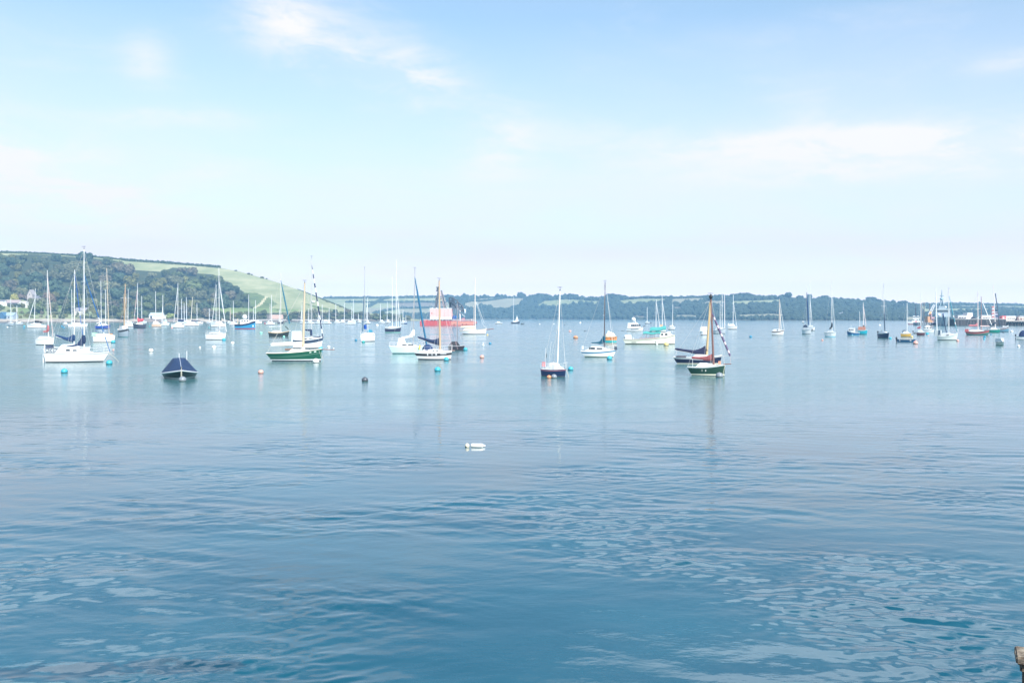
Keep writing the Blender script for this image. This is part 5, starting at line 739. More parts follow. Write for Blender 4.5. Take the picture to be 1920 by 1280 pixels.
# ================================================================== buildings
def house(P, x0, x1, yb, ye, yr, wall, roof, label, dep=None, name='house', wins=(), gable=False, cat='house', rz=0, door=None):
    p = P((x0 + x1) / 2, yb); s = p[1] / F; w = (x1 - x0) * s; he = (yb - ye) * s; hr = (yb - yr) * s; d = dep or max(4, w * .5); t = thing(name, (p[0], p[1] + d / 2, p[2]), rz, label, cat)
    mb = MB(); mb.box((0, 0, he / 2 - 1), (w, d, he + 2))
    if gable: mb.prism([(-w / 2, he), (w / 2, he), (0, hr)], -d / 2, d / 2)
    else:
        for sx in (-1, 1): mb.add([(sx * w / 2, -d / 2, he), (sx * w / 2, d / 2, he), (sx * w / 2, 0, hr - .1)], [(0, 1, 2)])
    mb.obj('wall', M(wall, .8, 0, .12, .8), t); rf = MB(); o = .35
    if gable:
        for sx in (-1, 1): rf.add([(sx * (w / 2 + o), -d / 2 - o, he - .1), (0, -d / 2 - o, hr + .12), (0, d / 2 + o, hr + .12), (sx * (w / 2 + o), d / 2 + o, he - .1), (sx * (w / 2 + o), -d / 2 - o, he + .15), (0, -d / 2 - o, hr + .4), (0, d / 2 + o, hr + .4), (sx * (w / 2 + o), d / 2 + o, he + .15)], [(0, 1, 2, 3), (4, 5, 6, 7), (0, 1, 5, 4), (3, 2, 6, 7), (0, 3, 7, 4)])
    else:
        for sy in (-1, 1): rf.add([(-w / 2 - o, sy * (d / 2 + o), he - .1), (w / 2 + o, sy * (d / 2 + o), he - .1), (w / 2 + o, 0, hr), (-w / 2 - o, 0, hr), (-w / 2 - o, sy * (d / 2 + o), he + .12), (w / 2 + o, sy * (d / 2 + o), he + .12), (w / 2 + o, 0, hr + .25), (-w / 2 - o, 0, hr + .25)], [(0, 1, 2, 3), (4, 5, 6, 7), (0, 1, 5, 4), (0, 3, 7, 4), (1, 2, 6, 5)])
    rf.obj('roof', M(roof, .8, 0, .15, .7), t)
    for (a, b, y0, y1) in wins:
        q = MB(); q.box((((a + b) / 2 - (x0 + x1) / 2) * s, -d / 2 - .02, (yb - (y0 + y1) / 2) * s), ((b - a) * s, .12, (y1 - y0) * s)); q.obj('door' if door and (a, b, y0, y1) == door else 'window', M((.06, .07, .08), .2), t)
    return t
SL = (.18, .18, .20)
house(PL, 5, 34, 574, 567.5, 562.5, (.78, .76, .72), (.34, .27, .26), 'long white bungalow with dark verandah and brown roof, left shore', 9, 'bungalow', [(6.5, 9.5, 568, 573), (13, 22, 568.2, 573.5), (22.5, 33, 568.2, 573)])
house(PL, -8, 6, 573.5, 565, 562.5, (.82, .82, .80), SL, 'white end wing left of the bungalow at the photo edge', 8, 'house')
house(PL, 34, 49, 576, 567, 565, (.80, .78, .72), (.5, .48, .46), 'low white annex with three openings right of the bungalow', 7, 'house', [(36, 38, 569, 573), (40, 42.5, 568.5, 575), (44.5, 46.5, 569, 575)])
house(PL, 51, 61, 574, 553, 543.5, (.40, .36, .34), (.34, .31, .31), 'pointed stone gable tower between trees, left shore', 8, 'stone_house', [(54.5, 56, 551, 553)], True)
house(PL, 60.5, 71, 574, 559, 555, (.42, .42, .40), SL, 'grey stone wing right of the pointed gable', 8, 'stone_house')
house(PL, 9, 25, 598, 592, 586, (.36, .41, .45), (.28, .35, .40), 'pale grey boat shed with blue grey roof on the beach, far left', 9, 'boat_shed', [(15, 17.5, 593.5, 596.5)], False, 'shed')
house(PL, -4, 8.5, 597.5, 593, 585.5, (.04, .11, .20), (.05, .14, .24), 'dark blue gabled shed at the left edge by the beach', 9, 'boat_shed', (), True, 'shed')
house(PL, 140, 163, 592, 582, 577, (.46, .43, .39), (.26, .25, .26), 'pale cottage half hidden behind the tall white masts', 8, 'cottage', [(144, 146, 584, 588), (156, 158, 584, 588)])
house(PL, 279.5, 303, 598, 592, 586.5, (.80, .80, .80), (.40, .46, .52), 'white boathouse with grey blue roof and dark arched door', 10, 'boathouse', [(281.5, 285.5, 592, 597), (290, 291.5, 593, 595)], False, 'boathouse')
house(PL, 300, 311, 596.5, 593.5, 591.5, (.72, .68, .56), (.5, .5, .4), 'low cream lean to right of the boathouse', 6, 'boat_shed', (), False, 'shed')
house(PL, 1, 4, 558, 553, 550, (.75, .72, .68), SL, 'sliver of pale house high in the trees at the left edge', 6, 'house')
def wallrun(pts, P, h, th, col, label, name='sea_wall', dz=0):
    V = []; mb = MB()
    for (x0, y0), (x1, y1) in zip(pts, pts[1:]):
        a, b = np.array(P(x0, y0)), np.array(P(x1, y1)); d = b - a; L = np.linalg.norm(d[:2]); mb.box(tuple((a + b) / 2 + np.array([0, 0, h / 2 - 1.2 + dz])), (L + .2, th, h + 2.4), 0, math.atan2(d[1], d[0]))
    o = mb.obj(name, M(col, .9, 0, .25, .5)); return tag(o, label, 'wall')
wallrun([(268, 601.5), (305, 601.3), (345, 601)], PL, 2.0, 1.2, (.20, .17, .165), 'dark stone sea wall below the white boathouse')
wallrun([(508, 597.5), (519, 597.5), (530, 597.5)], PL, 4.4, 1.5, (.52, .36, .30), 'salmon pink retaining wall on the shore below the green hill', 'retaining_wall')
wallrun([(440, 600.2), (500, 600), (600, 600), (690, 600)], PL, .9, 1.5, (.40, .38, .36), 'low grey shore wall under the wooded bank', 'shore_wall')
r2 = random.Random(5)
for i, (x, y, w, h) in enumerate(((1566, 591, 3.2, 2.4), (1571.5, 588.5, 3.6, 3), (1577, 590, 4, 3.2), (1581, 587.8, 3.4, 2.8), (1576, 594.5, 3.5, 2.2), (1583, 593, 3, 2.2), (1585, 589.5, 2.6, 2.4), (1562, 589.5, 3, 2), (1540, 592.5, 4, 1.8), (1610, 592, 8, 2.2), (1640, 591.5, 6, 1.8), (1668, 588.5, 7, 1.8), (1663, 596, 1.8, 2.6), (1687, 596.5, 1.6, 3.0), (1673, 591, 6, 1.6), (1536, 570, 3, 1.8), (1633, 595.5, 5, 1.6), (1893, 586, 2.2, 1.4), (1891, 588.5, 2, 1.4), (1068, 564, 3, 1.2), (1120, 561.5, 3, 1.2))):
    wh = ('second roof row', 'shore row')[y > 592]; lbl = ['leftmost white house of the far village cluster', 'far village house just right of a low gap', 'widest white house in the far village', 'topmost white house of the far village', 'lowest white house of the far village', 'right lower house of the far village', 'rightmost small house of the far village', 'pale house left of the far village', 'pale low building left of the dark triangular cover mast', 'long pale terrace right of the far village', 'pale terrace left of the navy bow on yacht', 'long pale terrace right of the navy bow on yacht mast', 'tiny bright white house near the far shore right of the navy yacht', 'small white tower like house on the far right shore', 'lower pale terrace behind the navy yacht rigging', 'lone pale house on the far skyline', 'pale boathouse on the far shore left of the navy yacht', 'upper white house on the distant hill behind the pier', 'lower white house on the distant hill behind the pier', 'faint farmhouse above the far green field', 'faint white farm on the far ridge left of the dark mast'][i]
    house(PF, x - w / 2, x + w / 2, y, y - h * .62, y - h, (.78, .76, .72), (.30, .31, .34), lbl, None, 'village_house', (), i % 3 == 0)
# ================================================================== pier on the right
PD = ground(960, 611)[1] + 14; ps = PD / F
def pxz(x, y, D): q = at(x, y, D); return q[0], q[2]
pw = thing('harbour_pier', ((1850 - 960) * ps, PD + 9, 0), 0, 'long dark stone pier with an open piled end, right edge', 'pier'); PX = lambda x: (x - 1850) * ps
q = MB(); q.box(((PX(1792) + PX(1888)) / 2, 0, 6.0 * ps - .3), (96 * ps, 16, 12 * ps + .6)); q.obj('pier_wall', land_mat('pier_stone', (.035, .035, .04), (.11, .10, .10), .3, stretch=(1.5, 1, .3)), pw)
q = MB(); q.box(((PX(1792) + PX(1888)) / 2, -.1, 12.2 * ps), (96.4 * ps, 16.6, .5)); q.obj('coping', M((.30, .29, .28), .9), pw)
q = MB(); q.box((PX(1930), 0, 8.8 * ps), (84 * ps, 14, 2.4 * ps)); q.obj('deck', M((.30, .27, .25), .9), pw)
for i in range(14):
    for yy in (-5.5, 5.5): q = MB(); q.tube([(PX(1890 + i * 4.6 + (i % 3) * .6), yy, -.4), (PX(1890 + i * 4.6 + (i % 3) * .6), yy, 8 * ps)], .42, 0, 7); q.obj('pile', M((.06, .055, .055), .9), pw)
for i in range(16): q = MB(); q.box((PX(1795 + i * 6), -8.1, 5.5 * ps), (.3, .3, 11 * ps)); q.obj('fender_post', M((.05, .045, .045), .9), pw)
q = MB(); q.box((PX(1930), 2, 3.2 * ps), (84 * ps, 9, 6 * ps)); q.obj('inner_wall', M((.16, .145, .14), .9), pw)
def onpier(name, x0, x1, y0, y1, c, label, cat, d=6, extra=None, tp=.97, dy=0):
    Dp = PD + 9 + dy - d / 2; X, Z = pxz((x0 + x1) / 2, y1, Dp); t = thing(name, (X, PD + 9 + dy, Z), 0, label, cat); q = MB(); w, h = (x1 - x0) * Dp / F, (y1 - y0) * Dp / F; q.box((0, 0, h / 2), (w, d, h), 0, 0, tp); q.obj('wall' if cat in ('building', 'shed') else 'body', M(c, .7, 0, .15, .8), t)
    if extra: extra(t, w, h, d)
    return t
def roofx(c=(.42, .42, .44)):
    def f(t, w, h, d): q = MB(); q.box((0, 0, h + .25), (w * 1.04, d * 1.06, .5), 0, 0, .9); q.obj('roof', M(c, .8), t)
    return f
def winx(n, c=(.06, .07, .09)):
    def f(t, w, h, d):
        roofx()(t, w, h, d)
        for i in range(n): q = MB(); q.box((w * (-.4 + .8 * (i + .5) / n), -d / 2 - .02, h * .5), (w * .8 / n * .6, .15, h * .35)); q.obj('window', M(c, .2), t)
    return f
def trk(t, w, h, d):
    for sx in (-.3, .3):
        for sy in (-1, 1): q = MB(); q.tube([(sx * w, sy * d * .5, .35), (sx * w, sy * (d * .5 + .12), .35)], .42, 0, 10); q.obj('wheel', M(BLACK, .8), t)
    q = MB(); q.box((-w * .12, 0, h * .78), (w * .55, d * 1.02, h * .3)); q.obj('window', M(GLASS, .15), t)
onpier('pier_building', 1796, 1813.5, 592.5, 599, (.55, .52, .52), 'low grey pink building at the ship end of the pier', 'building', 6, winx(3))
onpier('pier_building', 1813.5, 1824, 588, 599, (.74, .70, .70), 'tall plain pale block on the pier', 'building', 6, roofx((.6, .58, .58)), dy=.4)
onpier('parked_car', 1798.5, 1803.5, 596.3, 599, (.05, .06, .09), 'dark car left of the tall pale block on the pier', 'car', 2, trk, .8, -5); onpier('parked_car', 1805, 1809.5, 596.3, 599, (.7, .7, .72), 'white car left of the tall pale block on the pier', 'car', 2, trk, .8, -5)
onpier('parked_van', 1825, 1829, 593.5, 599, (.05, .07, .11), 'dark blue van right of the tall pale block', 'van', 2.4, trk, .8, -4); onpier('parked_van', 1829.6, 1833.6, 595.5, 599, (.7, .7, .72), 'small white van beside the dark blue van', 'van', 2.4, trk, .8, -4)
onpier('pier_building', 1840, 1859, 592.3, 599, (.74, .71, .68), 'long white shed behind the red and green gaffer masts', 'building', 6, winx(5)); onpier('crate_stack', 1834.5, 1839.5, 594.5, 599, (.28, .42, .44), 'blue green crate stack left of the long white shed', 'crates', 3, roofx((.2, .3, .3)))
onpier('shipping_container', 1878.5, 1886.5, 592, 600, (.60, .14, .14), 'red container with a white panel on the pier', 'container', 3, lambda t, w, h, d: [setattr(q := MB(), 'v', []), q.box((-.3, -d / 2 - .02, h * .55), (w * .35, .1, h * .4)), q.obj('panel', M((.75, .5, .5), .6), t)], 1, -3)
onpier('pier_building', 1886.5, 1905, 593.5, 600.5, (.72, .68, .62), 'cream shed with awning on the open end of the pier', 'building', 5, winx(4)); onpier('pier_building', 1909, 1934, 594, 602, (.52, .47, .40), 'brown grey shed at the right edge of the pier', 'building', 6, winx(3, (.2, .1, .09))); onpier('pier_crane', 1907, 1912, 596, 601, (.12, .08, .08), 'dark machinery left of the brown grey shed', 'crane', 3, lambda t, w, h, d: (q := MB(), q.tube([(0, 0, h), (1.4, 0, h + 1.3)], .2, 0, 5), q.obj('jib', M((.2, .08, .08)), t)), .7, -3)
def lattice(t, x, y0, y1, w0, w1, c1, c2, name):
    n = 8
    for i in range(n):
        mb = MB(); k0, k1 = i / n, (i + 1) / n; z0, z1 = (y1 - lerp(y1, y0, k0)) * ps, (y1 - lerp(y1, y0, k1)) * ps; a, b = lerp(w0, w1, k0) * ps / 2, lerp(w0, w1, k1) * ps / 2
        for sx in (-1, 1):
            for sy in (-1, 1): mb.tube([(sx * a, sy * a, z0), (sx * b, sy * b, z1)], .14, 0, 4)
        mb.tube([(-a, -a, z0), (b, -b, z1)], .1, 0, 4); mb.tube([(a, -a, z0), (-b, -b, z1)], .1, 0, 4); mb.tube([(-b, -b, z1), (b, -b, z1)], .1, 0, 4); mb.obj(name, M(c1 if i % 2 else c2), t)
X, Z = pxz(1861.5, 599, PD + 10); t = thing('lattice_tower', (X, PD + 10, Z), 0, 'red and white lattice tower on the pier behind the green hulled yacht', 'tower'); lattice(t, 1861.5, 575, 600, 5, 2.2, (.6, .2, .17), W, 'tower_section')
tg = Boat('tug_boat', 'dark blue tug with white bridge and black funnel mast, alongside the pier', 'tug', 1864, 1881, 609.5, 170); tg.o.location.y += 4; tg.hull((7, 6, 9), (.03, .09, .13), full=2.6, antipx=1); tg.box('deckhouse', 1867, 1880, 594, 602, .7, (.35, .3, .35)); o = tg.box('bridge', 1866.5, 1877.5, 584.5, 590.5, .6, (.66, .58, .68)); tg.box('window', 1866.3, 1877.7, 586, 587.8, .62, GLASS, o); tg.box('bridge_base', 1867.5, 1877, 590.5, 594, .62, (.06, .1, .2)); tg.box('fire_monitor', 1867.5, 1876, 580, 584.5, .3, (.03, .08, .12)); tg.mast(1870, 1869.4, 562.5, (.04, .07, .11), yb=584, r=.25, top=False)
# dockside crane behind the cruiser
X, Z = pxz(1741, 607, PD + 30); t = thing('dock_crane', (X, PD + 30, 0), 0, 'orange dockside crane with long pale slanting jib left of the warship', 'crane'); q = MB(); q.box((0, 0, 1.6), (9 * ps, 5, 3.6)); q.box((-.6, 0, 4.4), (5 * ps, 4, 2.4)); q.obj('carrier', M((.48, .27, .15)), t)
q = MB(); a, b_ = np.array((1.5 * ps, 0, 6.5)), np.array((11 * ps, 0, 41 * ps)); u = np.array((.95, 0, -.25))
for sg in (-1, 1):
    q.tube([a + sg * u * .9, b_ + sg * u * .5], .16, 0, 4)
for i in range(14): q.tube([a + (b_ - a) * i / 14 + (1 if i % 2 else -1) * u * .8, a + (b_ - a) * (i + 1) / 14 - (1 if i % 2 else -1) * u * .8], .1, 0, 4)
q.obj('jib', M((.72, .72, .74)), t); q = MB(); q.tube([a, a + (b_ - a) * .3], .5, 0, 6); q.obj('jib_base', M((.72, .42, .16)), t); q = MB(); q.box((3.4 * ps, -1, 5.6), (2.6 * ps, 3, 3)); q.obj('cab', M((.5, .3, .32)), t)
for x, yt, lb in ((1728.3, 568.5, 'dark upright pile right of the maroon yacht mast'), (1732.8, 568, 'dark upright pile left of the slanting crane jib'), (1743.2, 570, 'thin dark pile crossed by the crane jib')):
    X, Z = pxz(x, yt, PD + 36); q = MB(); q.tube([(0, 0, -1), (0, 0, Z)], .34, 0, 7, .3); q.box((0, 0, Z), (.9, .9, .4)); o = q.obj('mooring_pile', M((.14, .14, .16), .8), None, (X, PD + 36, 0)); tag(o, lb, 'pile')
o = onpier('pontoon', 1722, 1757, 604.5, 611.5, (.20, .24, .28), 'grey blue service barge below the dockside crane', 'pontoon', 8, lambda t, w, h, d: [(q := MB(), q.box((w * (-.45 + .13 * i), -d / 2 - .1, h * .5), (.3, .2, h)), q.obj('fender', M(BLACK), t)) for i in range(8)], 1, 20); onpier('site_cabin', 1746, 1752.5, 593.5, 604.5, (.4, .25, .28), 'reddish cabin under the crane jib by the warship', 'cabin', 3, winx(2), .97, 20)
# ================================================================== jetty post, bottom right
DP = 9.0; p = at(1917, 1234, DP); zt = p[2]; sp_ = DP / F
t = thing('jetty_post', (p[0] + .19, DP + .10, 0), radians(-24), 'weathered wooden jetty post with a lichen crusted cap, bottom right corner', 'post')
def lichen(name, base, top, amt):
    m = bpy.data.materials.new(name); N, Lk, P = nodes(m); P.inputs['Roughness'].default_value = .9; tc = N.new('ShaderNodeTexCoord'); mp = N.new('ShaderNodeMapping'); mp.inputs['Scale'].default_value = (1, 6, 6) if amt < .5 else (1, 1, 1); Lk.new(tc.outputs['Object'], mp.inputs[0]); n1 = N.new('ShaderNodeTexNoise'); n1.inputs['Scale'].default_value = 9; n1.inputs['Detail'].default_value = 10; n1.inputs['Roughness'].default_value = .75; Lk.new(mp.outputs[0], n1.inputs['Vector']); cr = N.new('ShaderNodeValToRGB'); e = cr.color_ramp.elements; e[0].position = .40; e[0].color = (*base, 1); e[1].position = .62; e[1].color = (*top, 1); Lk.new(n1.outputs['Fac'], cr.inputs[0]); Lk.new(cr.outputs[0], P.inputs['Base Color']); b = N.new('ShaderNodeBump'); b.inputs['Distance'].default_value = .012; Lk.new(n1.outputs['Fac'], b.inputs['Height']); Lk.new(b.outputs[0], P.inputs['Normal']); return m
TIM = lichen('weathered_timber', (.040, .030, .022), (.17, .125, .085), .3)
def wobble(mb, k, seed):
    r = random.Random(seed); mb.v = [(x + r.uniform(-k, k), y + r.uniform(-k, k), z + r.uniform(-k, k)) for x, y, z in mb.v]; return mb
def blockgrid(mb, c, d, n=(8, 4, 3), bev=.012):
    import bmesh
    bm = bmesh.new(); bmesh.ops.create_cube(bm, size=1.0); bmesh.ops.scale(bm, vec=d, verts=bm.verts); bmesh.ops.subdivide_edges(bm, edges=bm.edges[:], cuts=5, use_grid_fill=True); bmesh.ops.bevel(bm, geom=[e for e in bm.edges if e.calc_face_angle(0) > 1], offset=bev, segments=2, affect='EDGES'); bmesh.ops.translate(bm, vec=c, verts=bm.verts); bm.verts.index_update(); mb.add([v.co[:] for v in bm.verts], [[v.index for v in f.verts] for f in bm.faces]); bm.free(); return mb
wobble(blockgrid(MB(), (.10, .05, zt - .038), (.56, .36, .072)), .004, 1).obj('cap', lichen('lichen_timber', (.10, .075, .055), (.33, .28, .21), .9), t)
wobble(blockgrid(MB(), (.068, .05, zt - .115), (.42, .29, .08)), .004, 2).obj('bearer', TIM, t); wobble(blockgrid(MB(), (.085, .05, zt / 2 - .35), (.40, .25, zt + .3 - .16 + .35)), .005, 3).obj('pile', TIM, t)
for yy in (-.09, .05): q = MB(); q.tube([(.02 + .1, yy - .05, zt - .002), (.02 + .1, yy - .05, zt + .012)], .014, 0, 8); q.obj('bolt', M((.08, .06, .05), .6, .6), t)
# ================================================================== water
rw = np.random.default_rng(11)
NA, NR = 960, 1180
ang = np.radians(np.linspace(-40, 40, NA)); rad = np.geomspace(8.0, 130, NR)
A, R_ = np.meshgrid(ang, rad, indexing='ij'); X = R_ * np.sin(A); Y = R_ * np.cos(A)
Zw = np.zeros_like(X); cell = R_ * max(rad[1] / rad[0] - 1, radians(80) / NA)
def field(sc, n, seed):                     # smooth random field about -1..1
    r = np.random.default_rng(seed); o = np.zeros_like(X)
    for i in range(n):
        a = r.uniform(0, 2 * pi); k = 2 * pi / (sc * r.uniform(.6, 1.8)); o += np.sin(k * (cos(a) * X + sin(a) * Y) + r.uniform(0, 6.28))
    return o / sqrt(n / 2)
calm = 1 / (1 + np.exp(-2.6 * (field(8, 9, 2) + .15 + .35 * np.clip(X / 8, -1, 1))))          # slicks and livelier patches
calm2 = .25 + 1.1 / (1 + np.exp(-2.0 * field(5, 9, 4)))
def warp(x, y): return x + .22 * np.sin(y * 1.1 + 1.3 * np.sin(x * .4)), y + .10 * np.sin(x * .9 + 1.7 * np.sin(y * .37))
Xw, Yw = warp(X, Y)
for i in range(120):
    u = (i + .5) / 120; lam = .2 * 8 ** (u / .8) if u < .8 else 1.6 * 4 ** ((u - .8) / .2); lam *= rw.uniform(.9, 1.1)
    th = radians(86) + rw.normal(0, .42 if lam > .7 else .75); k = 2 * pi / lam; slope = SLOPE * (1.0 if lam < 1.3 else .5) * rw.uniform(.5, 1.3) / sqrt(60)
    fade = np.clip((lam / cell - 2.0) / 2.0, 0, 1); mod = ((.10 + 1.2 * calm * calm2) if lam < .9 else (.25 + 1.0 * calm)) * np.clip(1.25 - R_ / 65, .28, 1)
    Zw += fade * mod * slope / k * np.sin(k * (cos(th) * Xw + sin(th) * Yw) + rw.uniform(0, 6.28))
V = np.stack([X, Y, Zw], -1).reshape(-1, 3); ii, jj = np.meshgrid(np.arange(NA - 1), np.arange(NR - 1), indexing='ij'); b0 = (ii * NR + jj).ravel()
Fq = np.stack([b0, b0 + 1, b0 + NR + 1, b0 + NR], 1)
# the rest of the sheet out to the far shores
o = len(V); a2 = np.radians(np.linspace(-40, 40, 60)); r2_ = np.geomspace(130, 9000, 24); A2, R2 = np.meshgrid(a2, r2_, indexing='ij'); V2 = np.stack([R2 * np.sin(A2), R2 * np.cos(A2), 0 * A2], -1).reshape(-1, 3)
i2, j2 = np.meshgrid(np.arange(59), np.arange(23), indexing='ij'); c0 = (i2 * 24 + j2).ravel() + o; F2 = np.stack([c0, c0 + 1, c0 + 25, c0 + 24], 1)
o3 = o + len(V2); a3 = np.radians(np.linspace(40, 320, 64)); r3 = np.geomspace(.5, 9000, 30); A3, R3 = np.meshgrid(a3, r3, indexing='ij'); V3 = np.stack([R3 * np.sin(A3), R3 * np.cos(A3), 0 * A3], -1).reshape(-1, 3); i3, j3 = np.meshgrid(np.arange(63), np.arange(29), indexing='ij'); d0 = (i3 * 30 + j3).ravel() + o3; F3 = np.stack([d0, d0 + 1, d0 + 31, d0 + 30], 1)
o4 = o3 + len(V3); V4 = np.array([(r * sin(a), r * cos(a), 0) for a in np.radians(np.linspace(-40, 40, 40)) for r in (.5, 8.0)]); F4 = np.array([(o4 + 2 * i, o4 + 2 * i + 1, o4 + 2 * i + 3, o4 + 2 * i + 2) for i in range(39)])
wm = bpy.data.materials.new('sea_water'); N, Lk, P = nodes(wm); P.inputs['IOR'].default_value = 1.33
tc = N.new('ShaderNodeTexCoord'); sx = N.new('ShaderNodeSeparateXYZ'); Lk.new(tc.outputs['Object'], sx.inputs[0])
def math_(op, a, b=None, c=None):
    n = N.new('ShaderNodeMath'); n.operation = op
    for i, v in enumerate((a, b, c)):
        if v is None: continue
        if isinstance(v, (int, float)): n.inputs[i].default_value = v
        else: Lk.new(v, n.inputs[i])
    return n.outputs[0]
def noise(sc, det=4, rough=.5, st=(1, 1, 1), rot=0):
    mp = N.new('ShaderNodeMapping'); mp.inputs['Scale'].default_value = st; mp.inputs['Rotation'].default_value = (0, 0, rot); Lk.new(tc.outputs['Object'], mp.inputs[0]); n = N.new('ShaderNodeTexNoise'); n.inputs['Scale'].default_value = sc; n.inputs['Detail'].default_value = det; n.inputs['Roughness'].default_value = rough; Lk.new(mp.outputs[0], n.inputs['Vector']); return n.outputs['Fac']
def mrange(v, a, b, c, d, smooth=True):
    n = N.new('ShaderNodeMapRange'); n.interpolation_type = 'SMOOTHSTEP' if smooth else 'LINEAR'; n.inputs[1].default_value = a; n.inputs[2].default_value = b; n.inputs[3].default_value = c; n.inputs[4].default_value = d; Lk.new(v, n.inputs[0]); return n.outputs[0]
# wind: beyond about seventy metres a breeze roughens the surface
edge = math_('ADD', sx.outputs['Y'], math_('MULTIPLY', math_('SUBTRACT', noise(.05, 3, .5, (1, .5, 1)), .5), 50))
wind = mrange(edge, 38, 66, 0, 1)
Lk.new(math_('MULTIPLY', mrange(wind, 0, 1, .02, .12, False), mrange(noise(.045, 5, .6, (.35, 1.6, 1)), .35, .65, .6, 1.4)), P.inputs['Roughness'])
# silt and painted reflection gaps: the body colour of the water differs a little from place to place
cr = N.new('ShaderNodeValToRGB'); cr.color_ramp.elements[0].position = .36; cr.color_ramp.elements[0].color = WATER_A; cr.color_ramp.elements[1].position = .62; cr.color_ramp.elements[1].color = WATER_B
Lk.new(noise(.12, 4, .55, (1, 1.4, 1)), cr.inputs[0])
def blob(x, y, rx, ry):
    g = ground(x, y); u = math_('DIVIDE', math_('SUBTRACT', sx.outputs['X'], g[0]), rx); v = math_('DIVIDE', math_('SUBTRACT', sx.outputs['Y'], g[1]), ry); return math_('EXPONENT', math_('MULTIPLY', math_('ADD', math_('MULTIPLY', u, u), math_('MULTIPLY', v, v)), -1))
bl = None
for q in ((330, 1248, 1.5, .42), (60, 1262, 1.2, .42)):
    b_ = blob(*q); bl = b_ if bl is None else math_('ADD', bl, b_)
refl_gap = mrange(math_('MULTIPLY', math_('MINIMUM', bl, 1.0), math_('SUBTRACT', math_('MULTIPLY', noise(1.5, 9, .66, (1, 1.7, 1)), 2.6), .62)), .38, .56, 0, .6)  # dark gaps in the sky's reflection, painted into the base colour
wmix = N.new('ShaderNodeMix'); wmix.data_type = 'RGBA'; Lk.new(refl_gap, wmix.inputs['Factor']); Lk.new(cr.outputs[0], wmix.inputs['A']); wmix.inputs['B'].default_value = (.002, .024, .048, 1)
wm2 = N.new('ShaderNodeMix'); wm2.data_type = 'RGBA'; Lk.new(math_('MULTIPLY', wind, mrange(noise(.03, 4, .6, (.4, 1.5, 1)), .3, .7, .75, 1.0)), wm2.inputs['Factor']); Lk.new(wmix.outputs['Result'], wm2.inputs['A']); wm2.inputs['B'].default_value = (.050, .155, .168, 1); Lk.new(wm2.outputs['Result'], P.inputs['Base Color'])  # paler base colour across the windy zone stands in for brighter sky reflection
h1 = math_('MULTIPLY', noise(5.5, 3, .5, (1, 1.6, 1), .25), mrange(wind, 0, 1, .002, .011, False)); h2 = math_('MULTIPLY', noise(1.5, 4, .55, (1, 1.9, 1), -.2), mrange(wind, 0, 1, .003, .018, False))
bp = N.new('ShaderNodeBump'); bp.inputs['Distance'].default_value = 1.0; bp.inputs['Strength'].default_value = 1.0; h3 = math_('MULTIPLY', noise(.55, 3, .6, (1, 1.8, 1), .1), mrange(wind, 0, 1, 0, .04, False)); Lk.new(math_('ADD', h3, math_('ADD', h1, h2)), bp.inputs['Height']); Lk.new(bp.outputs[0], P.inputs['Normal'])
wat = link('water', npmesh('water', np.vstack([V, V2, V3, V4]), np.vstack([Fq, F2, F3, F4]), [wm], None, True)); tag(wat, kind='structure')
# ================================================================== haze
hz = MB(); hz.box((0, 1250, 45.5), (6600, 3300, 99)); ho = hz.obj('haze', []); ho.data.materials.clear()
hm = bpy.data.materials.new('haze'); hm.use_nodes = True; nt = hm.node_tree; nt.nodes.clear(); out = nt.nodes.new('ShaderNodeOutputMaterial'); pv = nt.nodes.new('ShaderNodeVolumePrincipled'); pv.inputs['Color'].default_value = HAZE_C; pv.inputs['Density'].default_value = HAZE_D; pv.inputs['Anisotropy'].default_value = 0.0; nt.links.new(pv.outputs[0], out.inputs['Volume']); ho.data.materials.append(hm); tag(ho, kind='stuff')
# ================================================================== sun and sky
SUN_AZ, SUN_EL = radians(152), radians(40)      # clockwise from the view direction (+Y): right and behind the camera
from mathutils import Vector
d = Vector((sin(SUN_AZ) * cos(SUN_EL), cos(SUN_AZ) * cos(SUN_EL), sin(SUN_EL))); sl = bpy.data.lights.new('sun', 'SUN'); so = bpy.data.objects.new('sun', sl); COL.objects.link(so); so.rotation_euler = d.to_track_quat('Z', 'Y').to_euler(); sl.energy = SUN_E; sl.angle = radians(.5); sl.color = (1, .965, .91); so.location = (0, 0, 50)
wd = bpy.data.worlds.new('World'); sc.world = wd; wd.use_nodes = True; N = wd.node_tree.nodes; Lk = wd.node_tree.links; bg = N['Background']; bg.inputs['Strength'].default_value = SKY_S
sk = N.new('ShaderNodeTexSky'); sk.sky_type = 'NISHITA'; sk.sun_disc = False; sk.sun_elevation = SUN_EL; sk.sun_rotation = SUN_AZ; sk.air_density = 1.0; sk.dust_density = .6; sk.ozone_density = 1.6
tc = N.new('ShaderNodeTexCoord'); sx = N.new('ShaderNodeSeparateXYZ'); Lk.new(tc.outputs['Generated'], sx.inputs[0])
el = math_('ARCSINE', sx.outputs['Z']); az = math_('ARCTAN2', sx.outputs['X'], sx.outputs['Y']); elc = math_('MAXIMUM', el, 0.0)
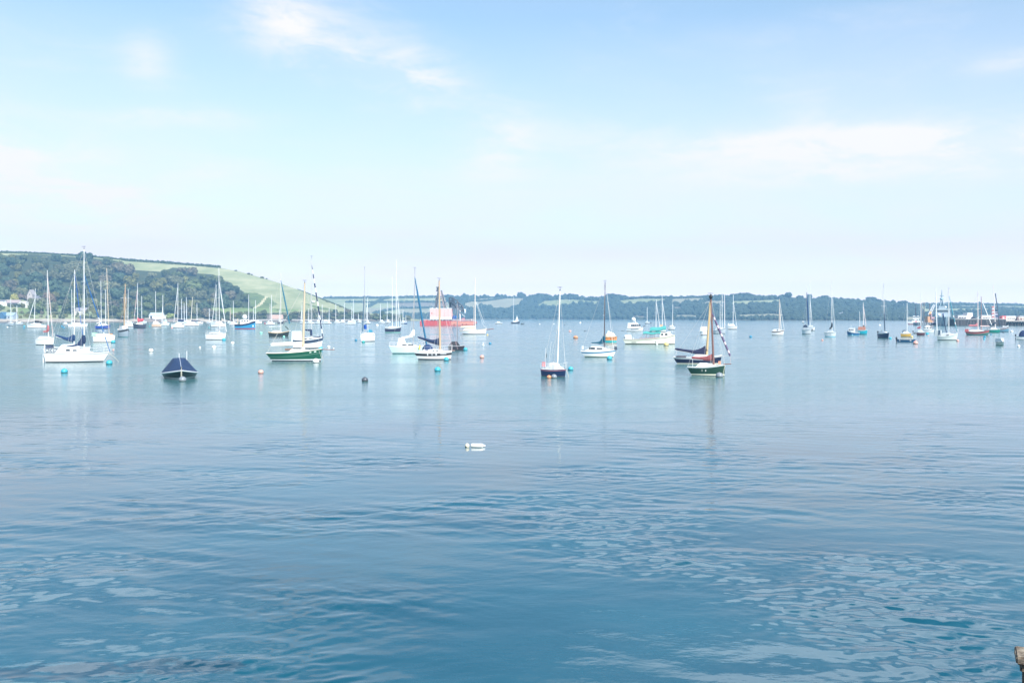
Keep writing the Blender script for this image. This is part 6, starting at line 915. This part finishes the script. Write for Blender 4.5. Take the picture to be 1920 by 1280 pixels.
# cloud layer coordinates: the direction hits a flat layer overhead
zz = math_('ADD', math_('MAXIMUM', sx.outputs['Z'], 0.0), .11); cv = N.new('ShaderNodeCombineXYZ'); Lk.new(math_('DIVIDE', sx.outputs['X'], zz), cv.inputs[0]); Lk.new(math_('DIVIDE', sx.outputs['Y'], zz), cv.inputs[1])
def wnoise(scale, det, rough, st=(1, 1, 1), dist=0.0, off=(0, 0, 0)):
    mp = N.new('ShaderNodeMapping'); mp.inputs['Scale'].default_value = st; mp.inputs['Location'].default_value = off; Lk.new(cv.outputs[0], mp.inputs[0]); n = N.new('ShaderNodeTexNoise'); n.inputs['Scale'].default_value = scale; n.inputs['Detail'].default_value = det; n.inputs['Roughness'].default_value = rough; n.inputs['Distortion'].default_value = dist; Lk.new(mp.outputs[0], n.inputs['Vector']); return n.outputs['Fac']
wisp = wnoise(2.4, 10, .62, (1, 1, 1), .8); soft = wnoise(.9, 6, .55, (1, 1, 1), .3, (3, 1, 0)); fine = wnoise(6.0, 10, .68, (1, .8, 1), 1.0, (1, 5, 0))
# banks of thin cirrus, plus added bright ones above view, at their own bearings and heights: azimuth, elevation, half widths, tilt, strength
def pxa(x, y): a, Yy, Z = ray(x, y); return math.atan2(a, Yy), math.asin(Z / sqrt(a * a + Yy * Yy + Z * Z))
def banks(L):
    tot = None
    for x, y, wx, wy, tilt, st in L:
        a0, e0 = pxa(x, y); da = math_('SUBTRACT', az, a0); de = math_('SUBTRACT', el, e0); c_, s_ = cos(tilt), sin(tilt)
        u = math_('DIVIDE', math_('ADD', math_('MULTIPLY', da, c_), math_('MULTIPLY', de, s_)), wx / F); v = math_('DIVIDE', math_('SUBTRACT', math_('MULTIPLY', de, c_), math_('MULTIPLY', da, s_)), wy / F)
        g = math_('MULTIPLY', math_('EXPONENT', math_('MULTIPLY', math_('ADD', math_('MULTIPLY', u, u), math_('MULTIPLY', v, v)), -1.0)), st); tot = g if tot is None else math_('ADD', tot, g)
    return tot
tot = banks(CLOUDS)
tex = math_('ADD', math_('MULTIPLY', wisp, .5), math_('ADD', math_('MULTIPLY', fine, .28), math_('MULTIPLY', soft, .22)))
bank = math_('MULTIPLY', tot, mrange(tex, .40, .58, 0.22, 1.0))
veil = math_('MULTIPLY', mrange(elc, .03, .29, 1.0, .20, False), mrange(elc, .30, .6, 1.0, .3, False)); veil = math_('MINIMUM', math_('MULTIPLY', veil, mrange(soft, .3, .7, .9, 1.12)), 1.0)
loose = math_('MULTIPLY', mrange(tex, .50, .68, 0, 1), .16)
high = math_('MULTIPLY', mrange(el, .305, .36, 0, 1), mrange(math_('ADD', banks(HIGH), math_('MULTIPLY', math_('SUBTRACT', tex, .5), 2.6)), .24, .80, 0, 1)); high = math_('MINIMUM', math_('ADD', high, math_('MULTIPLY', mrange(el, .55, .9, 0, 1), mrange(tex, .48, .56, 0, .6))), 1.0)
m1 = math_('MINIMUM', math_('ADD', bank, loose), 1.0)
tint = N.new('ShaderNodeMix'); tint.data_type = 'RGBA'; tint.blend_type = 'MULTIPLY'; tint.inputs['Factor'].default_value = 1; tint.inputs['B'].default_value = SKY_TINT; Lk.new(sk.outputs[0], tint.inputs['A'])
mv = N.new('ShaderNodeMix'); mv.data_type = 'RGBA'; Lk.new(veil, mv.inputs['Factor']); Lk.new(tint.outputs['Result'], mv.inputs['A']); hc = N.new('ShaderNodeMix'); hc.data_type = 'RGBA'; Lk.new(mrange(elc, .0, .075, 1, 0), hc.inputs['Factor']); hc.inputs['A'].default_value = VEIL_C; hc.inputs['B'].default_value = HORIZ_C; Lk.new(hc.outputs['Result'], mv.inputs['B'])
mx = N.new('ShaderNodeMix'); mx.data_type = 'RGBA'; Lk.new(m1, mx.inputs['Factor']); Lk.new(mv.outputs['Result'], mx.inputs['A']); mx.inputs['B'].default_value = CLOUD_C
m2 = N.new('ShaderNodeMix'); m2.data_type = 'RGBA'; Lk.new(high, m2.inputs['Factor']); Lk.new(mx.outputs['Result'], m2.inputs['A']); m2.inputs['B'].default_value = (9.6, 10.8, 12.2, 1); Lk.new(m2.outputs['Result'], bg.inputs['Color'])
sc.view_settings.view_transform = 'Standard'; sc.view_settings.look = 'None'; sc.view_settings.gamma = 1; sc.view_settings.exposure = EXPO
sc.cycles.use_denoising = True; sc.cycles.max_bounces = 6; sc.cycles.volume_bounces = 1; sc.cycles.transparent_max_bounces = 8; sc.cycles.caustics_reflective = False; sc.cycles.caustics_refractive = False; sc.cycles.sample_clamp_indirect = 6
try: sc.cycles.denoiser = 'OPENIMAGEDENOISE'
except Exception: pass
